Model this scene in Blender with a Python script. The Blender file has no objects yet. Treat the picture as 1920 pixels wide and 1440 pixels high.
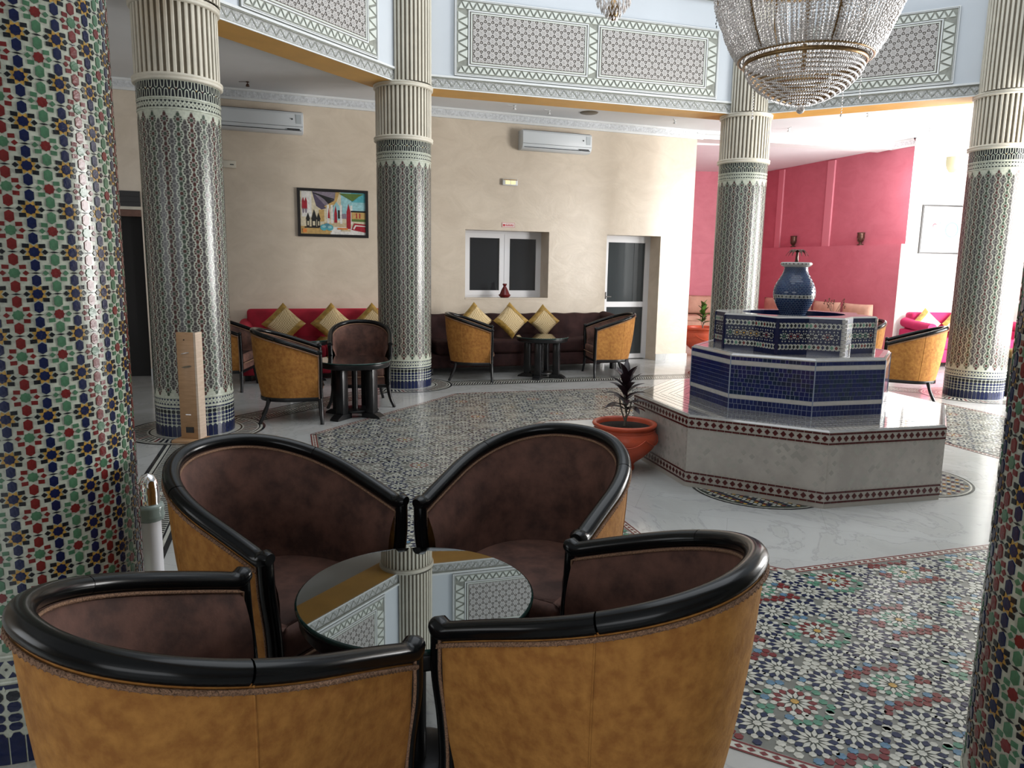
import bpy, bmesh, math, random
import numpy as np
from mathutils import Vector, Matrix
random.seed(7)
PI = math.pi
sc = bpy.context.scene
COL = sc.collection

# ------------------------------------------------------------------ camera
F_PX, PITCH, ROLL = 1375.23, 0.159597, 0.0163534
cam_d = bpy.data.cameras.new('camera'); cam = bpy.data.objects.new('camera', cam_d); COL.objects.link(cam)
cam_d.sensor_width = 36.0; cam_d.sensor_fit = 'HORIZONTAL'; cam_d.lens = F_PX * 36.0 / 1920.0
cam_d.clip_start = .05; cam_d.clip_end = 200
cp, sp = math.cos(PITCH), math.sin(PITCH)
fw = Vector((0, cp, -sp)); up = Vector((0, sp, cp)); rt = Vector((1, 0, 0))
rt2 = rt * math.cos(ROLL) + up * math.sin(ROLL); up2 = -rt * math.sin(ROLL) + up * math.cos(ROLL)
m = Matrix((rt2, up2, -fw)).transposed().to_4x4(); m.translation = Vector((0, 0, 1.6))
cam.matrix_world = m
sc.camera = cam

# ------------------------------------------------------------------ world, light, exposure
w = bpy.data.worlds.new('daylight'); sc.world = w; w.use_nodes = True
bg = w.node_tree.nodes['Background']; bg.inputs[0].default_value = (.86, .93, 1.0, 1); bg.inputs[1].default_value = .72
def area(name, loc, target, sx, sy, power, color=(1, 1, 1)):
    d = bpy.data.lights.new(name, 'AREA'); d.shape = 'RECTANGLE'; d.size = sx; d.size_y = sy; d.energy = power; d.color = color
    o = bpy.data.objects.new(name, d); COL.objects.link(o); o.location = loc
    o.rotation_euler = (Vector(target) - Vector(loc)).to_track_quat('-Z', 'Y').to_euler()
    return o
area('window_daylight', (9.1, 8.6, 1.9), (3.0, 11.6, 1.8), 5.6, 2.9, 1250, (1, .985, .96))
area('skylight_daylight', (2.3, 6.05, 7.9), (2.3, 6.05, 0), 6.5, 6.5, 270, (.90, .95, 1))
area('entrance_daylight', (-1.0, -4.6, 2.2), (0.2, 3, .8), 5.0, 2.6, 95, (.95, .97, 1))
area('side_window_daylight', (-6.2, 1.2, 2.0), (-1.6, 2.6, 1.6), 2.6, 2.2, 40, (.95, .98, 1))
area('alcove_fill_light', (6.3, 12.6, 3.0), (5.0, 16.0, 1.5), 1.6, 1.2, 44, (1, .97, .95))  # added fill light hung at the alcove mouth to brighten the pink walls
sc.view_settings.view_transform = 'Standard'; sc.view_settings.look = 'None'
sc.view_settings.exposure = 0.0; sc.view_settings.gamma = 1.0; sc.view_settings.use_curve_mapping = False

# ------------------------------------------------------------------ materials
def nt(name):
    mt = bpy.data.materials.new(name); mt.use_nodes = True
    return mt, mt.node_tree, mt.node_tree.nodes['Principled BSDF']
def mat(name, col, rough=.5, metal=0, spec=.5, noise=0, scale=20, bump=0, col2=None, coat=0, sheen=0, detail=4, trans=0, ior=1.45, emit=0):
    mt, t, b = nt(name)
    b.inputs['Base Color'].default_value = (*col, 1); b.inputs['Roughness'].default_value = rough
    b.inputs['Metallic'].default_value = metal; b.inputs['Specular IOR Level'].default_value = spec
    b.inputs['Coat Weight'].default_value = coat; b.inputs['Coat Roughness'].default_value = .08
    b.inputs['Sheen Weight'].default_value = sheen; b.inputs['Sheen Tint'].default_value = (*[min(1, c * 3 + .05) for c in col], 1); b.inputs['IOR'].default_value = ior
    b.inputs['Transmission Weight'].default_value = trans
    if emit: b.inputs['Emission Color'].default_value = (*col, 1); b.inputs['Emission Strength'].default_value = emit
    if noise or bump or col2:
        tc = t.nodes.new('ShaderNodeTexCoord'); n = t.nodes.new('ShaderNodeTexNoise')
        n.inputs['Scale'].default_value = scale; n.inputs['Detail'].default_value = detail; n.inputs['Roughness'].default_value = .6
        t.links.new(tc.outputs['Object'], n.inputs['Vector'])
        if col2 is None: col2 = tuple(c * (1 - noise) for c in col)
        r = t.nodes.new('ShaderNodeValToRGB'); r.color_ramp.elements[0].position = .36; r.color_ramp.elements[1].position = .66
        r.color_ramp.elements[0].color = (*col2, 1); r.color_ramp.elements[1].color = (*col, 1)
        t.links.new(n.outputs['Fac'], r.inputs['Fac']); t.links.new(r.outputs['Color'], b.inputs['Base Color'])
        if bump:
            bp = t.nodes.new('ShaderNodeBump'); bp.inputs['Strength'].default_value = bump; bp.inputs['Distance'].default_value = .01
            t.links.new(n.outputs['Fac'], bp.inputs['Height']); t.links.new(bp.outputs['Normal'], b.inputs['Normal'])
    return mt
def plaster(name, c1, c2, rough=.45, spec=.35, bmp=.12):
    mt, t, b = nt(name)
    b.inputs['Roughness'].default_value = rough; b.inputs['Specular IOR Level'].default_value = spec
    tc = t.nodes.new('ShaderNodeTexCoord'); mp = t.nodes.new('ShaderNodeMapping'); mp.inputs['Scale'].default_value = (1, 1, 1.6)
    n = t.nodes.new('ShaderNodeTexNoise'); n.inputs['Scale'].default_value = 2.2; n.inputs['Detail'].default_value = 9; n.inputs['Roughness'].default_value = .68; n.inputs['Distortion'].default_value = .7
    r = t.nodes.new('ShaderNodeValToRGB'); r.color_ramp.elements[0].position = .32; r.color_ramp.elements[1].position = .68
    r.color_ramp.elements[0].color = (*c2, 1); r.color_ramp.elements[1].color = (*c1, 1)
    bp = t.nodes.new('ShaderNodeBump'); bp.inputs['Strength'].default_value = bmp; bp.inputs['Distance'].default_value = .02
    L = t.links.new
    L(tc.outputs['Object'], mp.inputs[0]); L(mp.outputs[0], n.inputs['Vector']); L(n.outputs['Fac'], r.inputs[0]); L(r.outputs[0], b.inputs['Base Color']); L(n.outputs['Fac'], bp.inputs['Height']); L(bp.outputs[0], b.inputs['Normal'])
    return mt
def marble(name):
    mt, t, b = nt(name); L = t.links.new
    b.inputs['Roughness'].default_value = .13; b.inputs['Specular IOR Level'].default_value = .55
    tc = t.nodes.new('ShaderNodeTexCoord')
    n = t.nodes.new('ShaderNodeTexNoise'); n.inputs['Scale'].default_value = 1.1; n.inputs['Detail'].default_value = 10; n.inputs['Distortion'].default_value = 1.8; n.inputs['Roughness'].default_value = .62
    r = t.nodes.new('ShaderNodeValToRGB'); e = r.color_ramp.elements
    e[0].position = .38; e[0].color = (.39, .395, .38, 1); e[1].position = .64; e[1].color = (.45, .455, .445, 1)
    v = r.color_ramp.elements.new(.485); v.color = (.42, .425, .41, 1); v = r.color_ramp.elements.new(.5); v.color = (.345, .35, .345, 1); v = r.color_ramp.elements.new(.52); v.color = (.43, .435, .425, 1)
    L(tc.outputs['Object'], n.inputs['Vector']); L(n.outputs['Fac'], r.inputs[0])
    br = t.nodes.new('ShaderNodeTexBrick'); br.inputs['Scale'].default_value = 1; br.inputs['Brick Width'].default_value = 1.2; br.inputs['Row Height'].default_value = .6
    br.inputs['Mortar Size'].default_value = .0015; br.inputs['Color1'].default_value = (1, 1, 1, 1); br.inputs['Color2'].default_value = (.96, .96, .96, 1); br.inputs['Mortar'].default_value = (.78, .78, .77, 1)
    mp = t.nodes.new('ShaderNodeMapping'); mp.inputs['Rotation'].default_value = (0, 0, .3); L(tc.outputs['Object'], mp.inputs[0]); L(mp.outputs[0], br.inputs['Vector'])
    mx = t.nodes.new('ShaderNodeMixRGB'); mx.blend_type = 'MULTIPLY'; mx.inputs[0].default_value = 1; L(r.outputs[0], mx.inputs[1]); L(br.outputs['Color'], mx.inputs[2]); L(mx.outputs[0], b.inputs['Base Color'])
    return mt
def wood(name, c1, c2, rough=.45):
    mt, t, b = nt(name); L = t.links.new; b.inputs['Roughness'].default_value = rough
    tc = t.nodes.new('ShaderNodeTexCoord'); mp = t.nodes.new('ShaderNodeMapping'); mp.inputs['Scale'].default_value = (6, 6, 45)
    n = t.nodes.new('ShaderNodeTexNoise'); n.inputs['Scale'].default_value = 1.5; n.inputs['Detail'].default_value = 5
    r = t.nodes.new('ShaderNodeValToRGB'); r.color_ramp.elements[0].position = .3; r.color_ramp.elements[1].position = .7; r.color_ramp.elements[0].color = (*c2, 1); r.color_ramp.elements[1].color = (*c1, 1)
    L(tc.outputs['Object'], mp.inputs[0]); L(mp.outputs[0], n.inputs['Vector']); L(n.outputs['Fac'], r.inputs[0]); L(r.outputs[0], b.inputs['Base Color'])
    return mt
def tufted(name, col, col2):
    return mat(name, col, .8, col2=col2, scale=5, sheen=.05, bump=.3, spec=.25)
def weave(name):
    mt, t, b = nt(name); L = t.links.new; b.inputs['Roughness'].default_value = .8
    tc = t.nodes.new('ShaderNodeTexCoord'); ck = t.nodes.new('ShaderNodeTexChecker'); ck.inputs['Scale'].default_value = 60
    ck.inputs['Color1'].default_value = (.66, .52, .30, 1); ck.inputs['Color2'].default_value = (.36, .25, .11, 1)
    L(tc.outputs['Object'], ck.inputs['Vector']); L(ck.outputs['Color'], b.inputs['Base Color'])
    return mt
M = {}
G = lambda n, c, rough=.20: M.setdefault(n, mat(n, c, rough, spec=.5, noise=.28, scale=38, bump=.10))
# glazed tile colours (order = slot index)
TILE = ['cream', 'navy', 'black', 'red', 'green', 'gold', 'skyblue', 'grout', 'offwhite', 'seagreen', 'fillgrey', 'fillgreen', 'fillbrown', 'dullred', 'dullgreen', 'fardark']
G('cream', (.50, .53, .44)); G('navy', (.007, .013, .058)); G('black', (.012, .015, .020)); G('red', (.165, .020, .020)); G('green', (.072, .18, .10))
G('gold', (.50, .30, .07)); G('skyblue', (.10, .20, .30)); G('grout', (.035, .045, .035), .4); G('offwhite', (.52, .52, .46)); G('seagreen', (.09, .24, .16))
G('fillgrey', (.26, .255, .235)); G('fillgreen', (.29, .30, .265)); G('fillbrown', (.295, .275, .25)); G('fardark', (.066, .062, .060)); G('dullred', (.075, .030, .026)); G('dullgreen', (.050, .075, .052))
TM = [M[k] for k in TILE]; TI = {k: i for i, k in enumerate(TILE)}
M['wall'] = plaster('beige_plaster', (.66, .57, .46), (.56, .475, .375), .30, .6, .25)
M['wallwhite'] = plaster('white_plaster', (.86, .85, .82), (.82, .80, .77))
M['pink'] = plaster('pink_plaster', (.55, .165, .215), (.48, .13, .175), .5)
M['pinkstrip'] = mat('light_pink_paint', (.64, .23, .285), .5)
M['ceil'] = mat('ceiling_paint', (.74, .76, .78), .6, noise=.04, scale=1.5)
M['upper'] = mat('atrium_wall_paint', (.56, .60, .64), .55, noise=.04, scale=1.2)
M['plasterwhite'] = mat('white_moulding', (.70, .72, .72), .5, noise=.05, scale=8)
M['carve'] = mat('carved_plaster', (.70, .73, .76), .6, noise=.28, scale=30, bump=.8)
M['carvegrey'] = mat('grey_carved_band', (.50, .51, .50), .6, noise=.4, scale=45, bump=.5)
M['orange'] = mat('orange_soffit_paint', (.72, .40, .10), .5, noise=.15, scale=2)
M['marble'] = marble('grey_white_marble')
M['ivory'] = mat('ivory_column_paint', (.66, .62, .52), .4, noise=.12, scale=6)
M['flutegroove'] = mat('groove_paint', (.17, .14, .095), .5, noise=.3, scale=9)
M['olive'] = mat('grey_green_paint', (.30, .31, .27), .55, noise=.25, scale=15)
M['fieldbg'] = mat('taupe_recess_paint', (.22, .20, .18), .6, noise=.2, scale=25)
M['rail'] = mat('black_lacquer', (.0045, .005, .0055), .20, spec=.30, coat=0, noise=.3, scale=8)
M['darkwood'] = mat('black_stained_wood', (.008, .008, .009), .32, spec=.35, coat=.12, noise=.3, scale=10)
M['suede'] = mat('ochre_suede', (.43, .195, .042), .85, col2=(.28, .108, .020), scale=26, sheen=.10, bump=.5, detail=15)
M['velvet'] = mat('brown_velvet', (.150, .068, .048), .8, col2=(.052, .024, .018), scale=9, sheen=.12, bump=.35, detail=10)
M['braid'] = mat('tan_braid', (.44, .25, .15), .8, noise=.65, scale=240, bump=.8)
M['glasstop'] = mat('grey_mirror_glass', (.29, .31, .31), .015, metal=1)
M['glassedge'] = mat('green_glass_edge', (.012, .035, .030), .1)
M['sofabrown'] = tufted('brown_sofa_velvet', (.045, .018, .016), (.022, .009, .009))
M['sofared'] = mat('crimson_fabric', (.42, .012, .035), .8, sheen=.3, noise=.3, scale=6)
M['sofaredlit'] = mat('lit_crimson_fabric', (.46, .012, .09), .8, sheen=.3, noise=.2, scale=6)  # lit copy of the crimson cloth, daylight put into the colour
M['goldcloth'] = mat('gold_satin', (.42, .25, .05), .45, noise=.5, scale=18, sheen=.2)
M['weave'] = weave('woven_cream_cloth')
M['creamcloth'] = mat('cream_cloth', (.78, .62, .42), .8, noise=.1, scale=12)
M['divancloth'] = mat('beige_divan_cloth', (.56, .34, .25), .85, noise=.2, scale=5)
M['terracotta'] = mat('orange_terracotta', (.50, .075, .030), .35, noise=.3, scale=5, bump=.1)
M['soil'] = mat('potting_soil', (.022, .014, .010), .95, noise=.5, scale=60, bump=.8)
M['darkleaf'] = mat('dark_purple_leaf', (.030, .014, .020), .35, noise=.5, scale=9)
M['greenleaf'] = mat('green_leaf', (.06, .14, .02), .4, noise=.4, scale=9)
M['stem'] = mat('grey_plant_stem', (.16, .15, .12), .7, noise=.4, scale=30)
M['pvc'] = mat('white_pvc', (.74, .74, .76), .35)
M['acplastic'] = mat('white_plastic', (.66, .70, .73), .4)
M['darkglass'] = mat('dark_glass', (.020, .022, .025), .04, spec=.9)
M['frosted'] = mat('grey_door_glass', (.040, .048, .052), .12, spec=.6)
M['blackframe'] = mat('black_frame', (.012, .010, .010), .4)
M['brass'] = mat('aged_brass', (.30, .19, .09), .32, metal=1, noise=.3, scale=30)
M['chrome'] = mat('polished_chrome', (.75, .75, .76), .08, metal=1)
M['greypaint'] = mat('grey_white_tube', (.62, .63, .66), .3)
M['crystal'] = mat('cut_crystal', (.90, .84, .80), .14, spec=1.0, trans=.12, ior=1.55, noise=.5, scale=70)
M['plywood'] = wood('light_plywood', (.42, .25, .13), (.33, .19, .095))
M['ceramicred'] = mat('dark_red_glaze', (.16, .012, .012), .25, noise=.3, scale=10)
M['bronze'] = mat('dark_bronze', (.10, .05, .035), .35, metal=.6, noise=.3, scale=20)
M['redink'] = mat('red_ink', (.55, .05, .06), .6); M['paper'] = mat('white_sign_face', (.72, .66, .64), .5)
M['lampglow'] = mat('emergency_lamp_glow', (1, .78, .30), .4, emit=1.1)
M['lampshade'] = mat('cream_wall_lamp', (.36, .33, .21), .5)
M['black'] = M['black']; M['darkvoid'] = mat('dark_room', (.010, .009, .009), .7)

# ------------------------------------------------------------------ mesh helpers
class MB:
    """collects polygons, links them as ONE mesh object"""
    def __init__(s): s.v = []; s.f = []; s.mi = []; s.smooth = []
    def poly(s, pts, mi=0, sm=False):
        b = len(s.v); s.v.extend([tuple(p) for p in pts]); s.f.append(tuple(range(b, b + len(pts)))); s.mi.append(mi); s.smooth.append(sm)
    def mesh(s, vs, fs, mi=0, sm=False):
        b = len(s.v); s.v.extend([tuple(p) for p in vs])
        for f in fs: s.f.append(tuple(b + i for i in f)); s.mi.append(mi); s.smooth.append(sm)
    def box(s, lo, hi, mi=0, X=None):
        x0, y0, z0 = lo; x1, y1, z1 = hi
        vs = [(x0,y0,z0),(x1,y0,z0),(x1,y1,z0),(x0,y1,z0),(x0,y0,z1),(x1,y0,z1),(x1,y1,z1),(x0,y1,z1)]
        if X is not None: vs = [X(v) for v in vs]
        s.mesh(vs, [(0,3,2,1),(4,5,6,7),(0,1,5,4),(1,2,6,5),(2,3,7,6),(3,0,4,7)], mi)
    def prism(s, pts2, z0, z1, mi=0, X=None, sides=True, bottom=False, sm=False):
        n = len(pts2)
        top = [(p[0], p[1], z1) for p in pts2]; bot = [(p[0], p[1], z0) for p in pts2]
        if X is not None: top = [X(v) for v in top]; bot = [X(v) for v in bot]
        if not sides: s.poly(top, mi); return
        fs = [tuple(range(n, 2 * n))] + [(i, (i + 1) % n, n + (i + 1) % n, n + i) for i in range(n)]
        if bottom: fs.append(tuple(reversed(range(n))))
        s.mesh(bot + top, fs, mi, sm)
    def lathe(s, prof, n=32, c=(0, 0), mi=0, a0=0, a1=2 * PI, sm=True, sx=1, sy=1):
        full = abs(a1 - a0 - 2 * PI) < 1e-6; k = n if full else n + 1
        vs = []
        for r, z in prof:
            for i in range(k):
                a = a0 + (a1 - a0) * i / n; vs.append((c[0] + r * math.cos(a) * sx, c[1] + r * math.sin(a) * sy, z))
        fs = []
        for j in range(len(prof) - 1):
            for i in range(n):
                i2 = (i + 1) % k; fs.append((j * k + i, j * k + i2, (j + 1) * k + i2, (j + 1) * k + i))
        s.mesh(vs, fs, mi, sm)
    def sweep(s, P, rx, rz, m=8, mi=0, caps=True, rot=0, sm=True, upv=(0, 0, 1), closed=False):
        P = [Vector(p) for p in P]; n = len(P); upv = Vector(upv); vs = []
        for i in range(n):
            if closed: t = P[(i + 1) % n] - P[i - 1]
            else: t = P[min(i + 1, n - 1)] - P[max(i - 1, 0)]
            t.normalize(); sd = t.cross(upv)
            if sd.length < 1e-3: sd = Vector((1, 0, 0))
            sd.normalize(); u = sd.cross(t).normalized()
            a = rx[i] if hasattr(rx, '__len__') else rx; b = rz[i] if hasattr(rz, '__len__') else rz
            for k in range(m):
                th = 2 * PI * k / m + rot; vs.append(P[i] + sd * (a * math.cos(th)) + u * (b * math.sin(th)))
        fs = []
        for i in range(n if closed else n - 1):
            j = (i + 1) % n
            for k in range(m): fs.append((i * m + k, i * m + (k + 1) % m, j * m + (k + 1) % m, j * m + k))
        s.mesh(vs, fs, mi, sm)
        if caps and not closed:
            s.poly([vs[k] for k in reversed(range(m))], mi); s.poly([vs[(n - 1) * m + k] for k in range(m)], mi)
    def grid(s, rows, mi=0, sm=True, flip=False):
        nr, nc = len(rows), len(rows[0]); vs = [p for r in rows for p in r]; fs = []
        for i in range(nr - 1):
            for j in range(nc - 1):
                q = (i * nc + j, i * nc + j + 1, (i + 1) * nc + j + 1, (i + 1) * nc + j)
                fs.append(tuple(reversed(q)) if flip else q)
        s.mesh(vs, fs, mi, sm)
    def ball(s, c, r, mi=0, n=8, sz=1):
        prof = [(max(r * math.sin(PI * i / n), 1e-5), c[2] - r * sz * math.cos(PI * i / n)) for i in range(n + 1)]
        s.lathe(prof, n + 2, (c[0], c[1]), mi)
    def octa(s, c, r, rz=None, mi=0):
        x, y, z = c; rz = rz or r
        s.mesh([(x+r,y,z),(x,y+r,z),(x-r,y,z),(x,y-r,z),(x,y,z+rz),(x,y,z-rz)], [(0,1,4),(1,2,4),(2,3,4),(3,0,4),(1,0,5),(2,1,5),(3,2,5),(0,3,5)], mi)
    def me(s, name, mats):
        d = bpy.data.meshes.new(name); d.from_pydata([tuple(v) for v in s.v], [], s.f)
        for mt in mats: d.materials.append(mt)
        d.polygons.foreach_set('material_index', s.mi); d.polygons.foreach_set('use_smooth', s.smooth); d.update()
        return d
    def build(s, name, mats, parent=None, kind=None):
        if not isinstance(mats, (list, tuple)): mats = [mats]
        return ob(name, s.me(name, mats), parent, kind)
def ob(name, data, parent=None, kind=None, loc=None, rz=None):
    o = bpy.data.objects.new(name, data); COL.objects.link(o)
    if parent is not None: o.parent = parent
    if kind: o['kind'] = kind
    if loc is not None: o.location = loc
    if rz is not None: o.rotation_euler = (0, 0, rz)
    return o
def thing(name, label, cat, loc=(0, 0, 0), rz=0, group=None):
    o = ob(name, None, loc=loc, rz=rz); o['label'] = label; o['category'] = cat
    if group: o['group'] = group
    return o
def tag(o, label, cat, group=None):
    o['label'] = label; o['category'] = cat
    if group: o['group'] = group
    return o
def copy_tree(o, parent=None):
    c = o.copy(); COL.objects.link(c); c.parent = parent
    for ch in list(KIDS(o)): copy_tree(ch, c)
    return c
def KIDS(o): return [x for x in o.children]
def bevel(o, wdt=.01, seg=2):
    bm = bmesh.new(); bm.from_mesh(o.data); bmesh.ops.remove_doubles(bm, verts=bm.verts, dist=1e-5)
    bmesh.ops.bevel(bm, geom=[e for e in bm.edges if e.calc_face_angle(0) > .5], offset=wdt, segments=seg, affect='EDGES', profile=.5)
    for f in bm.faces: f.smooth = True
    bm.to_mesh(o.data); bm.free(); return o
def weld(o, d=1e-5):
    bm = bmesh.new(); bm.from_mesh(o.data); bmesh.ops.remove_doubles(bm, verts=bm.verts, dist=d); bmesh.ops.recalc_face_normals(bm, faces=bm.faces); bm.to_mesh(o.data); bm.free(); return o
def cp_eval(pts, n):
    """catmull-rom through pts"""
    pts = [Vector(p) for p in pts]; P = [pts[0] * 2 - pts[1]] + pts + [pts[-1] * 2 - pts[-2]]; out = []
    k = len(pts) - 1
    for i in range(n):
        t = i / (n - 1) * k; j = min(int(t), k - 1); u = t - j; a, b, c, d = P[j:j + 4]
        out.append(.5 * ((2 * b) + (c - a) * u + (2 * a - 5 * b + 4 * c - d) * u * u + (3 * b - a - 3 * c + d) * u ** 3))
    return out

# ------------------------------------------------------------------ layout constants (metres)
FC = (2.297, 6.050)                       # fountain centre = centre of the column ring
COLS = {'p1': (-1.677, 2.446), 'p2': (-3.024, 6.882), 'p3': (-1.432, 9.721), 'p4': (3.350, 11.180), 'p5': (6.110, 9.600), 'p6': (1.456, 1.513)}
RC = .350; ZR = 3.146; ZU = 3.779; ZCEIL = 3.914; ZSOF = 3.80
rng_ang = [171.2, 135.4, 78.4, 43.0, -8.8, -44.6, -101.6, -137.0]
NARROW, WIDE = [153.3, 60.7, -26.7, -119.3], [106.9, 17.1, -73.1, -162.9]
W0 = Vector((3.09, 13.016, 0)); WA = math.atan2(.34202, .93969)     # back wall line, u runs to the right along it
def UW(u, v=0, z=0):                       # v > 0 into the room
    return Vector((W0.x + u * .93969 + v * .34202, W0.y + u * .34202 - v * .93969, z))

# ================================================================== SETTING
# ---- floor
fb = MB(); fb.poly([(-12, -5, 0), (12, -5, 0), (12, 20, 0), (-12, 20, 0)]); fb.mesh([(-12,-5,-.1),(12,-5,-.1),(12,20,-.1),(-12,20,-.1)], [(3, 2, 1, 0)])
floor = fb.build('floor', M['marble'], kind='structure')

M['bed'] = mat('mosaic_bed', (.15, .155, .135), .35, noise=.2, scale=15)
# polygon of mosaic ring: half-plane tests
def nvec(a): return (math.cos(math.radians(a)), math.sin(math.radians(a)))
def in_conv(x, y, an, aw, shrink=0):
    dx, dy = x - FC[0], y - FC[1]
    for a in NARROW:
        n = nvec(a)
        if dx * n[0] + dy * n[1] > an - shrink: return False
    for a in WIDE:
        n = nvec(a)
        if dx * n[0] + dy * n[1] > aw - shrink: return False
    return True
def conv_poly(an, aw):
    L = sorted([(a % 360, an) for a in NARROW] + [(a % 360, aw) for a in WIDE]); out = []
    for i in range(8):
        a1, d1 = L[i]; a2, d2 = L[(i + 1) % 8]; n1, n2 = nvec(a1), nvec(a2); det = n1[0] * n2[1] - n1[1] * n2[0]
        out.append((FC[0] + (d1 * n2[1] - d2 * n1[1]) / det, FC[1] + (n1[0] * d2 - n2[0] * d1) / det))
    return out
OUT_N, OUT_W, IN_N, IN_W = 4.06, 3.80, 2.38, 1.95
po, pin = conv_poly(OUT_N, OUT_W), conv_poly(IN_N, IN_W)
def lerp(a, b, t): return (a[0] + (b[0] - a[0]) * t, a[1] + (b[1] - a[1]) * t)
panels = []
for i in range(8):
    j = (i + 1) % 8
    mb = MB(); q = [po[i], po[j], pin[j], pin[i]]
    mb.prism(q, 0.0, .0012, 0)
    # borders: red line, offwhite line with red lozenges, red line along outer and inner edges
    for (A, B, sgn) in ((po[i], po[j], -1), (pin[i], pin[j], 1)):
        d = Vector((B[0] - A[0], B[1] - A[1])); L = d.length; d.normalize(); nn_ = Vector((-d.y, d.x))
        if (Vector(FC) - Vector(A)).dot(nn_) * -sgn < 0: nn_ = -nn_
        # nn_ now points into the ring
        mid = Vector(A) + d * L / 2; 
        if sgn == -1 and (mid + nn_ * .1 - Vector(FC)).length > (mid - Vector(FC)).length: nn_ = -nn_
        if sgn == 1 and (mid + nn_ * .1 - Vector(FC)).length < (mid - Vector(FC)).length: nn_ = -nn_
        def Q(a, b, e0, e1, mi, z):
            p = [Vector(A) + d * a + nn_ * e0, Vector(A) + d * b + nn_ * e0, Vector(A) + d * b + nn_ * e1, Vector(A) + d * a + nn_ * e1]
            mb.poly([(v.x, v.y, z) for v in p], mi)
        Q(0, L, 0, .055, TI['offwhite'], .0018); Q(0, L, 0, .010, TI['red'], .0024); Q(.03, L - .03, .043, .053, TI['red'], .0024)
        k = int(L / .042)
        for t in range(k):
            c = Vector(A) + d * (.03 + (L - .06) * (t + .5) / k) + nn_ * .0265; s_ = .0155; h_ = .012
            mb.poly([(c.x + d.x * s_, c.y + d.y * s_, .0026), (c.x + nn_.x * h_, c.y + nn_.y * h_, .0026), (c.x - d.x * s_, c.y - d.y * s_, .0026), (c.x - nn_.x * h_, c.y - nn_.y * h_, .0026)], TI['red'])
    panels.append(mb.build('mosaic_panel', [M['bed']] + TM[1:], floor))
# zellige pieces on a square lattice of 0.63 m
LA = math.radians(60.6); LV = .631; O0 = Vector((1.081, 2.533)); ea = Vector((math.cos(LA), math.sin(LA))); eb = Vector((math.sin(LA), -math.cos(LA)))
def kite(r0, rm, r1, wd, a, c, blunt=0):
    u = Vector((math.cos(a), math.sin(a))); v = Vector((-u.y, u.x))
    pts = [c + u * r0, c + u * rm + v * wd, c + u * r1 + v * wd * blunt, c + u * r1 - v * wd * blunt, c + u * rm - v * wd] if blunt else [c + u * r0, c + u * rm + v * wd, c + u * r1, c + u * rm - v * wd]
    return pts
def hexa(r0, r1, wd, a, c):
    u = Vector((math.cos(a), math.sin(a))); v = Vector((-u.y, u.x)); L = r1 - r0
    return [c + u * r0, c + u * (r0 + L * .3) + v * wd, c + u * (r0 + L * .72) + v * wd, c + u * r1, c + u * (r0 + L * .72) - v * wd, c + u * (r0 + L * .3) - v * wd]
def star(c, r, n, a0=0, k=.72):
    return [c + Vector((math.cos(a0 + PI * i / n), math.sin(a0 + PI * i / n))) * (r if i % 2 == 0 else r * k) for i in range(2 * n)]
cell_ros = [((0, 0), 'red')] + [((.5, .5), 'seagreen')]
for t in (1 / 3, 2 / 3):
    for s_ in (-.15, .15): cell_ros += [((t, s_), 'navy'), ((s_, t), 'navy')]
pieces = []   # (pts, colour, centre, kindname)
RR = .097
def ros(c, colr):
    core = 'gold' if colr in ('red', 'seagreen') else 'offwhite'
    grounds.append((star(c, .082, 12, .1 + PI / 12, .92), 'grout', c))
    pieces.append((star(c, .0170, 8, 0, .8), core, c))
    n = 12
    for k in range(n):
        a = 2 * PI * k / n + .1
        pieces.append((kite(.0185, .040, .067, .0096, a, c), 'offwhite', c))
        pieces.append((hexa(.048, .0820, .0108, a + PI / n, c), colr, c))
        pieces.append((hexa(.0665, .0965, .0118, a, c), 'offwhite', c))
grounds = []
infill = []
GS = .0345
cand = []
for i in range(int(LV / GS) + 1):
    for j in range(int(LV / GS) + 1):
        p = Vector(((i + .5 * (j % 2)) * GS, j * GS * .9))
        if p.x > LV or p.y > LV: continue
        ok = True; near = None; nd = 9
        for (uv, colr) in cell_ros:
            for di in (-1, 0, 1):
                for dj in (-1, 0, 1):
                    d_ = (p - Vector(((uv[0] + di) * LV, (uv[1] + dj) * LV))).length
                    if d_ < RR + .002: ok = False
                    if colr != 'navy' and d_ < nd: nd = d_; near = colr
        if ok: cand.append((p, near, nd, (i * 7 + j * 3) % 5))
for ci in range(-9, 17):
    for cj in range(-16, 12):
        base = O0 + ea * (ci * LV) + eb * (cj * LV)
        cc = base + (ea + eb) * LV / 2
        rr_ = (cc - Vector(FC)).length
        if rr_ > 4.8 or rr_ < 1.3: continue
        if cc.y < .6: continue
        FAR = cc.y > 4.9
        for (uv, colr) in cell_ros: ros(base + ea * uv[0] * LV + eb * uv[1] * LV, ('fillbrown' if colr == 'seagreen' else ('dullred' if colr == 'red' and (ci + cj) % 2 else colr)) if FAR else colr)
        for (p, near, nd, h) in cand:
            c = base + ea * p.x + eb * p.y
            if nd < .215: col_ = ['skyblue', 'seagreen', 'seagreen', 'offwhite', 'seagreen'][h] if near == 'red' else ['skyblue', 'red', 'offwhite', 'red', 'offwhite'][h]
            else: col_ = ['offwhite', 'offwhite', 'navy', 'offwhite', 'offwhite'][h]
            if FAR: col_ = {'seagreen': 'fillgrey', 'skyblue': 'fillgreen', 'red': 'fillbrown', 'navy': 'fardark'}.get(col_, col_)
            pieces.append((star(c, .0172, 6, h, .88) if h else star(c, .0190, 8, 0, .78), col_, c))
def pinside(pts, z=0):
    return all(in_conv(p[0], p[1], OUT_N, OUT_W, .056) and not in_conv(p[0], p[1], IN_N, IN_W, -.056) for p in pts)
good = [p for p in pieces if pinside(p[0])]
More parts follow.
